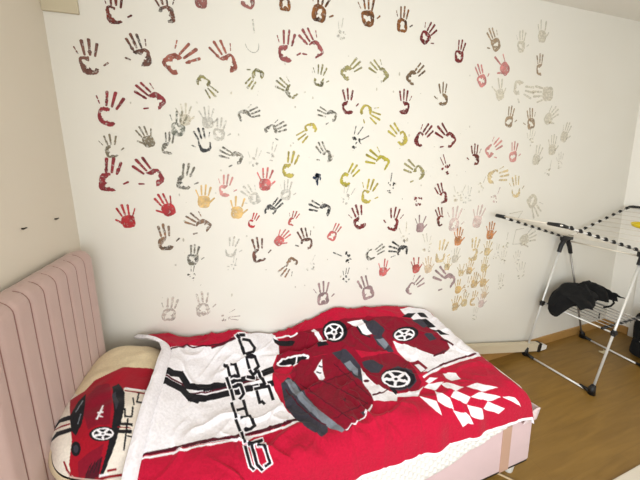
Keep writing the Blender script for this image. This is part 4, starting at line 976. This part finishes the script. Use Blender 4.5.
# ---------- mattress with its quilted cover ----------
M_quilt = mat('white_quilting', (222, 219, 214), .75)
mattress = thing('mattress', (1.0, -.35, .345), 'white mattress in a diamond quilted cover showing below the duvet edge', 'mattress')
MB().box((.10, -.672, .346), (1.945, -.04, .498), .03, 4).build('core', mat('mattress_ticking', (230, 226, 218), .8), mattress, True)
ns, nt_ = 560, 46
S, K = np.meshgrid(np.linspace(.30, 1.93, ns), np.linspace(0, 1, nt_), indexing='ij')
low = np.interp(S, [.3, 1.1, 1.37, 1.64, 1.80, 1.86, 1.93], [.20, .225, .268, .335, .372, .385, .40]) + .006*vnoise(S*14, S*0, 31)
Z = .425 + (low-.425)*K
dia = (np.abs(np.sin((S+Z*1.3)*math.pi/.040))*np.abs(np.sin((S-Z*1.3)*math.pi/.040)))**.6*(1-K**10)
Y = -.691 - .012*K**.5 - .010*dia - .004*vnoise(S*9, Z*9, 32) - .004*K
P = np.stack([S, Y, Z], -1)
mb = MB().grid(P); qc = mb.build('quilted_cover', M_quilt, mattress, True)
sm = qc.modifiers.new('thickness', 'SOLIDIFY'); sm.thickness = .004; sm.offset = -1

# ---------- pillow ----------
pil = thing('pillow', (PIL_C[0], PIL_C[1], .52), 'cream pillow in a red car print pillowcase leaning on the headboard', 'pillow')
n, m_ = 230, 300
q1 = np.sin(np.linspace(-math.pi/2, math.pi/2, n)); q2 = np.sin(np.linspace(-math.pi/2, math.pi/2, m_))
U, V = np.meshgrid(q1, q2, indexing='ij')
M_case = cloth_mat('printed_cotton', .85, 160, .15, .15)
col = paint_cloth(PILLOW_PRINT, U, V, 'offwhite', (1/230, 1/300))
vcut = int(m_*.24)
cloth_object('pillowcase', pillow(U, V), col, M_case, pil, 0)
lo = pillow(U[::6, ::6], V[::6, ::6], -1.0); lo[..., 2] = np.maximum(lo[..., 2], .505)
MB().grid(lo).build('pillow_underside', mat('cream_cotton', CLOTH['cream'], .85), pil, True)

# ---------- duvet ----------
duv = thing('duvet', (1.1, -.35, .55), 'red and white plush duvet with racing car and chequered flag print on the bed', 'duvet')
n, m_ = 860, 370
S, K = np.meshgrid(np.linspace(0, DUV_S, n), np.linspace(0, DUV_T, m_), indexing='ij')
P = duvet(S, K); col = paint_cloth(DUVET_PRINT, S, K, 'red', (DUV_S/n, DUV_T/m_))
col[(K > DUV_T-.011)] = lin(CLOTH['white']); col[(S > DUV_S-.012)] = lin(CLOTH['white'])
M_plush = cloth_mat('printed_plush', .9, 110, .34, .08, (.94, 1.14))
kh = 20
cloth_object('printed_cover', P[kh:], col[kh:], M_plush, duv, .012)
o = cloth_object('hem', P[:kh+1], np.tile(np.array(lin(CLOTH['white'])), (kh+1, m_, 1)), M_plush, duv, .012); o['label'] = 'white folded hem at the head end'

# ======================= white rail on the floor by the wall =======================
rail = thing('floor_rail', (2.99, -.045, 0), 'long white rail slanting along the wall foot with black band and white tip', 'rail')
a = Vector((2.05, -.030, .215)); b = Vector((2.965, -.052, .044)); d = (b-a).normalized(); nrm = Vector((-d.z, 0, d.x)).normalized(); th = Vector((0, -1, 0))
def bar(p, q, h0, h1, t, w=None):
    V = []
    for c, h in ((p, h0), (q, h1)):
        for s1, s2 in ((-1, -1), (-1, 1), (1, 1), (1, -1)): V.append(c + nrm*(h*s1) + th*(t*s2))
    return MB().add(V, [(0, 1, 2, 3), (7, 6, 5, 4), (0, 4, 5, 1), (1, 5, 6, 2), (2, 6, 7, 3), (3, 7, 4, 0)])
M_rail = mat('ivory_plastic', (216, 203, 176), .4)
bar(a, b, .034, .034, .012).build('profile', M_rail, rail)
r2_ = bar(a + nrm*.030 - th*0, b + nrm*.030, .006, .006, .016).build('lip', M_rail, rail)
bar(b + d*.0005, b + d*.030, .037, .035, .019).build('end_band', M_black, rail)
bar(b + d*.0305, b + d*.095, .030, .016, .016).build('tip', M_white, rail, label='white wedge tip')

# ======================= clothes drying rack =======================
M_steel = mat('white_enamel_tube', (225, 224, 220), .3, .25)
M_grey = mat('grey_steel_tube', (150, 146, 140), .35, .6)
M_wire = mat('coated_wire', (222, 214, 198), .4, .1)
YF, YN = -.055, -.470
rack = thing('clothes_drying_rack', (3.18, -.26, 0), 'white winged clothes drying rack with black joints standing in the corner', 'drying rack')
hubF = Vector((3.150, YF, .945)); hubN = Vector((3.205, YN, .945))
legs = {'A': ((2.84, YF, .012), (3.100, YF, .868), M_steel), 'B': ((2.88, YN, .012), (3.185, YN, .90), M_steel),
        'C': ((3.523, YF, .012), (3.214, YF, .845), M_grey), 'D': ((3.516, YN, .012), (3.245, YN, .90), M_steel)}
for k, (f, t, m) in legs.items():
    lg = MB().tube([f, t], .0070, 12).build('leg', m, rack, True)
    f = Vector(f); s = -1 if f.y > -.2 else 1
    ft = MB().tube([f + Vector((0, 0, -.010)), f + Vector((0, 0, .030)), f + (Vector(t)-f).normalized()*.055], [.021, .019, .012], 12)
    ft.tube([f + Vector((0, 0, .003)), f + Vector((0, .065*s, .003))], [.015, .010], 10)
    ft.build('rubber_foot', M_black, lg, True)
for a, b in (('A', 'B'), ('C', 'D')):
    MB().tube([legs[a][0], legs[b][0]], .007, 10).build('foot_bar', M_steel, rack, True)
for c, a, b in ((hubF, 'A', 'C'), (hubN, 'B', 'D')):
    hub = MB().box(c + Vector((-.045, -.016, -.022)), c + Vector((.065, .016, .018)), .006)
    for q in (a, b):
        t = Vector(legs[q][1]); f = Vector(legs[q][0]); dd = (t-f).normalized()
        hub.tube([t - dd*.035, t + dd*.02, Vector((c.x + (.35 if q in 'CD' else -.2)*.05, c.y, c.z-.01))], [.014, .015, .017], 12)
    autosmooth(hub.build('hub', M_black, rack), 40)
MB().tube([hubF + Vector((.03, -.01, -.028)), hubN + Vector((.02, .01, -.03))], .006, 10).build('crossbar', M_wire, rack, True)
# wings: two arms with clips, an end bar and wires running from arm to arm
def wing(fa, fb, na, nb, name, count, t0, t1, m_arm):
    """arms fa->fb (by the wall) and na->nb (near side), from hub to tip"""
    fa, fb, na, nb = map(Vector, (fa, fb, na, nb))
    wg = MB().tube([fb, nb], .0055, 10).build(name, M_wire, rack, True)
    MB().tube([fa, fb], .0050, 10).build('arm', m_arm, wg, True); MB().tube([na, nb], .0050, 10).build('arm', m_arm, wg, True)
    for k in range(count):
        q = t0 + (t1-t0)*k/(count-1)
        p, r = fa.lerp(fb, q), na.lerp(nb, q); up_ = Vector((0, 0, .007))
        MB().tube([p+up_, r+up_], .0019, 6).build('wire', M_wire, wg, True)
        for c, e in ((p, (fb-fa).normalized()), (r, (nb-na).normalized())):
            MB().tube([c-e*.020, c-e*.015, c-e*.004, c+Vector((0, 0, .004)), c+e*.004, c+e*.015, c+e*.020], [.0055, .0080, .0085, .0115, .0085, .0080, .0055], 10).build('clip', M_black, wg, True)
    for p, e, q in ((fb, (fb-fa).normalized(), nb), (nb, (nb-na).normalized(), fb)):
        d2 = (q-p).normalized()
        MB().tube([p-e*.05, p-e*.012, p+d2*.012, p+d2*.07], [.0095, .0115, .0115, .0095], 12).build('corner_cap', M_black, wg, True)
wing(hubF + Vector((-.02, 0, .008)), (2.400, YF, 1.185), hubN + Vector((-.02, 0, .012)), (2.385, YN, 1.205), 'wing', 9, .10, .90, M_steel)
wing(hubF + Vector((.03, 0, .008)), (3.922, YF, 1.141), hubN + Vector((.03, 0, .012)), (3.922, YN, 1.141), 'wing', 8, .14, .93, M_steel)
# lower shelf
sh = MB().tube([(2.972, YF+.002, .425), (2.985, YF-.002, .425), (3.02, YN+.01, .415), (3.025, YN-.002, .415)], .0060, 10).build('shelf', M_steel, rack, True)
MB().tube([(3.375, YF+.002, .425), (3.395, YN-.002, .412)], .0060, 10).build('shelf_edge', M_steel, sh, True)
for y in (-.085, -.425):
    MB().tube([(2.985, y, .430), (3.395, y, .426)], .008, 10).build('shelf_bar', M_black, sh, True)
for k in range(7):
    x = 3.03 + .05*k
    MB().tube([(x, YF-.005, .436), (x+.014, YN+.02, .436)], .003, 8).build('shelf_wire', M_grey, sh, True)
for p, q in (('A', .485), ('B', .455), ('C', .495), ('D', .455)):
    f, t = Vector(legs[p][0]), Vector(legs[p][1]); c = f.lerp(t, q); e = (t-f).normalized()
    MB().tube([c-e*.02, c+e*.02], .013, 12).box(c+Vector((-.012, -.012, -.012)), c+Vector((.022 if p in 'AB' else .012, .012, .012)), .003).build('joint', M_black, rack)
# thin brown hanging rods below the shelf
MB().tube([(3.20, -.30, .43), (3.20, -.30, .385), (3.20, -.27, .38)], .004, 8).build('hook', M_black, sh, True)

# ---------- black bag lying over the shelf ----------
M_cloth = mat('black_nylon', (6, 6, 7), 1.0, bump=(60, .4))
bag = thing('bag', (3.18, -.16, .44), 'slumped black fabric bag with a strap loop on the lower rack shelf', 'bag')
n, m_ = 60, 44
U, V = np.meshgrid(np.linspace(0, 1, n), np.linspace(0, 2*math.pi, m_), indexing='ij')
cx = 2.925 + .52*U
top = np.interp(U, [0, .06, .15, .3, .45, .6, .75, .9, 1], [.475, .520, .548, .572, .592, .582, .548, .505, .465])
bot = np.interp(U, [0, .05, .10, .18, .25, 1], [.41, .372, .40, .438, .442, .442])
wid = .085*np.power(np.clip(np.sin(np.pi*np.clip(U*.94+.03, 0, 1)), 0, 1), .45)
zc, hz = (top+bot)/2, (top-bot)/2
sg = np.sign(np.cos(V))*np.abs(np.cos(V))**.8; sn = np.sign(np.sin(V))*np.abs(np.sin(V))**.75
P = np.stack([cx + .01*vnoise(U*9, V*2, 41), -.15 - wid*sg*(1 + .15*vnoise(U*7, V*1.2, 42)), zc + hz*sn + .012*vnoise(U*8, np.cos(V)*3, 43)*(sn > -.3)], -1)
P[:, -1] = P[:, 0]
mb = MB().grid(P); mb.add([tuple(q) for q in P[0, :-1]], [tuple(range(m_-1))]); mb.add([tuple(q) for q in P[-1, :-1]], [tuple(range(m_-1))])
mb.build('body', M_cloth, bag, True)
MB().tube([(3.326, -0.193, 0.475), (3.423, -0.188, 0.468), (3.463, -0.211, 0.468), (3.439, -0.253, 0.468), (3.389, -0.284, 0.468), (3.313, -0.304, 0.468), (3.240, -0.300, 0.468)], .0065, 8).build('strap', M_cloth, bag, True)
n, m_ = 60, 30
U, V = np.meshgrid(np.linspace(0, 1, n), np.linspace(0, 1, m_), indexing='ij')
jag = 1 + .45*vnoise(U*13, U*0, 54)
bt = np.interp(2.99+.53*U, [2.925, 2.98, 3.08, 3.16, 3.24, 3.315, 3.39, 3.445, 3.52], [.475, .520, .548, .572, .592, .582, .548, .512, .475])
P = np.stack([2.99+.53*U+.03*V, -.155-.10*np.sin(V*1.5)*jag+.012*vnoise(U*6, V*2, 51), bt+.010-(bt-.452)*(1-np.cos(V*1.5))+.014*np.abs(vnoise(U*10, V*5, 52))+.006*np.abs(vnoise(U*25, V*9, 53))], -1)
fl_ = MB().grid(P).build('flap', M_cloth, bag, True)
sm = fl_.modifiers.new('thickness', 'SOLIDIFY'); sm.thickness = .005; sm.offset = 1

# ---------- yellow dish on the wires of the right wing ----------
yd = thing('dish', (3.53, -.30, 1.052), 'small round yellow plastic dish on the upper rack wires', 'dish')
o = MB().lathe([(0, .004), (.040, .004), (.060, .012), (.068, .030), (.071, .030), (.064, .010), (.043, 0), (0, 0)], (3.505, -.330, 1.052), 32).build('bowl', mat('yellow_plastic', (226, 198, 20), .35), yd, True)
MB().tube([(3.505+.0695*math.cos(k*math.pi/16), -.330+.0695*math.sin(k*math.pi/16), 1.082) for k in range(33)], .0028, 6).build('rim', mat('rim_highlight_yellow', (236, 216, 70), .35), yd, True)  # paler rim: its highlight is put into the colour

# ======================= floor things =======================
bp_ = thing('backpack', (3.72, -.42, 0), 'black backpack standing on the floor against the right wall', 'backpack')
def puff(c, h, bev, name, m, par, seed):
    bm = bmesh.new(); bmesh.ops.create_cube(bm, size=1.0)
    for v in bm.verts: v.co = Vector([c[i]+v.co[i]*2*h[i] for i in range(3)])
    bmesh.ops.bevel(bm, geom=bm.edges[:], offset=bev, segments=4, profile=.5, affect='EDGES')
    bmesh.ops.subdivide_edges(bm, edges=bm.edges[:], cuts=2, use_grid_fill=True)
    for v in bm.verts: v.co += Vector((noise.noise(v.co*9+Vector((seed, 0, 0))), noise.noise(v.co*9+Vector((0, seed, 0))), 0))*.012
    zmin = min(v.co.z for v in bm.verts)
    bm.verts.index_update(); mb = MB().add([v.co[:] for v in bm.verts], [[v.index for v in f.verts] for f in bm.faces]); bm.free()
    return mb.build(name, m, par, True)
puff((3.735, -.43, .180), (.105, .135, .180), .05, 'body', M_cloth, bp_, 3)
puff((3.635, -.43, .085), (.045, .105, .075), .035, 'front_pocket', M_cloth, bp_, 7)
MB().tube([(3.73, -.39, .355), (3.725, -.40, .385), (3.725, -.43, .392), (3.725, -.46, .385), (3.73, -.47, .355)], .008, 8).build('handle', M_black, bp_, True)
MB().tube([(3.628, -.335, .150), (3.588, -.39, .150), (3.587, -.47, .150), (3.628, -.525, .150)], .003, 6).build('zip', M_grey, bp_, True)

pp = np.zeros((8, 5, 3))
for i in range(8):
    for j in range(5): pp[i, j] = (3.425+.009*i, -.225-.008*j+.006*math.sin(i), .004+.006*abs(math.sin(i*1.1+j*.5)))
o = cloth_object('paper_scrap', pp, np.tile(np.array(lin((215, 200, 165))), (8, 5, 1)), cloth_mat('scrap_paper', .8, 60, .05, 0), None, .0015)
tag(o, 'small crumpled paper scrap on the floor under the rack', 'scrap')
o = MB().tube([(1.70, -.50, .005), (1.80, -.585, .005), (1.86, -.64, .005), (1.91, -.70, .005), (1.93, -.78, .005), (1.87, -.88, .005)], .005, 8).build('cable', mat('beige_cable', (206, 180, 140), .5), None, True)
tag(o, 'thin beige cable on the floor beside the white bed leg', 'cable')

rug = thing('rug', (2.9, -1.35, 0), 'cream woven rug with rows of small grey dashes on the wood floor', 'rug')
def rug_mat():
    m = bpy.data.materials.new('woven_rug'); m.use_nodes = True; nt = m.node_tree; b = nt.nodes['Principled BSDF']; b.inputs['Roughness'].default_value = .95
    tc = nt.nodes.new('ShaderNodeTexCoord'); br = nt.nodes.new('ShaderNodeTexBrick'); br.offset = .5
    br.inputs['Scale'].default_value = 1; br.inputs['Brick Width'].default_value = .030; br.inputs['Row Height'].default_value = .022; br.inputs['Mortar Size'].default_value = .0062
    br.inputs['Color1'].default_value = lin((222, 210, 192)); br.inputs['Color2'].default_value = lin((214, 202, 184)); br.inputs['Mortar'].default_value = lin((158, 142, 124))
    nt.links.new(tc.outputs['Object'], br.inputs['Vector']); nt.links.new(br.outputs['Color'], b.inputs['Base Color'])
    return m
MB().box((2.16, -2.2, .0), (3.7, -.882, .010), .003).build('field', rug_mat(), rug)
MB().box((2.14, -.882, .0), (3.72, -.838, .011), .004).build('border', mat('rug_edge', (222, 212, 196), .95, bump=(200, .3)), rug)
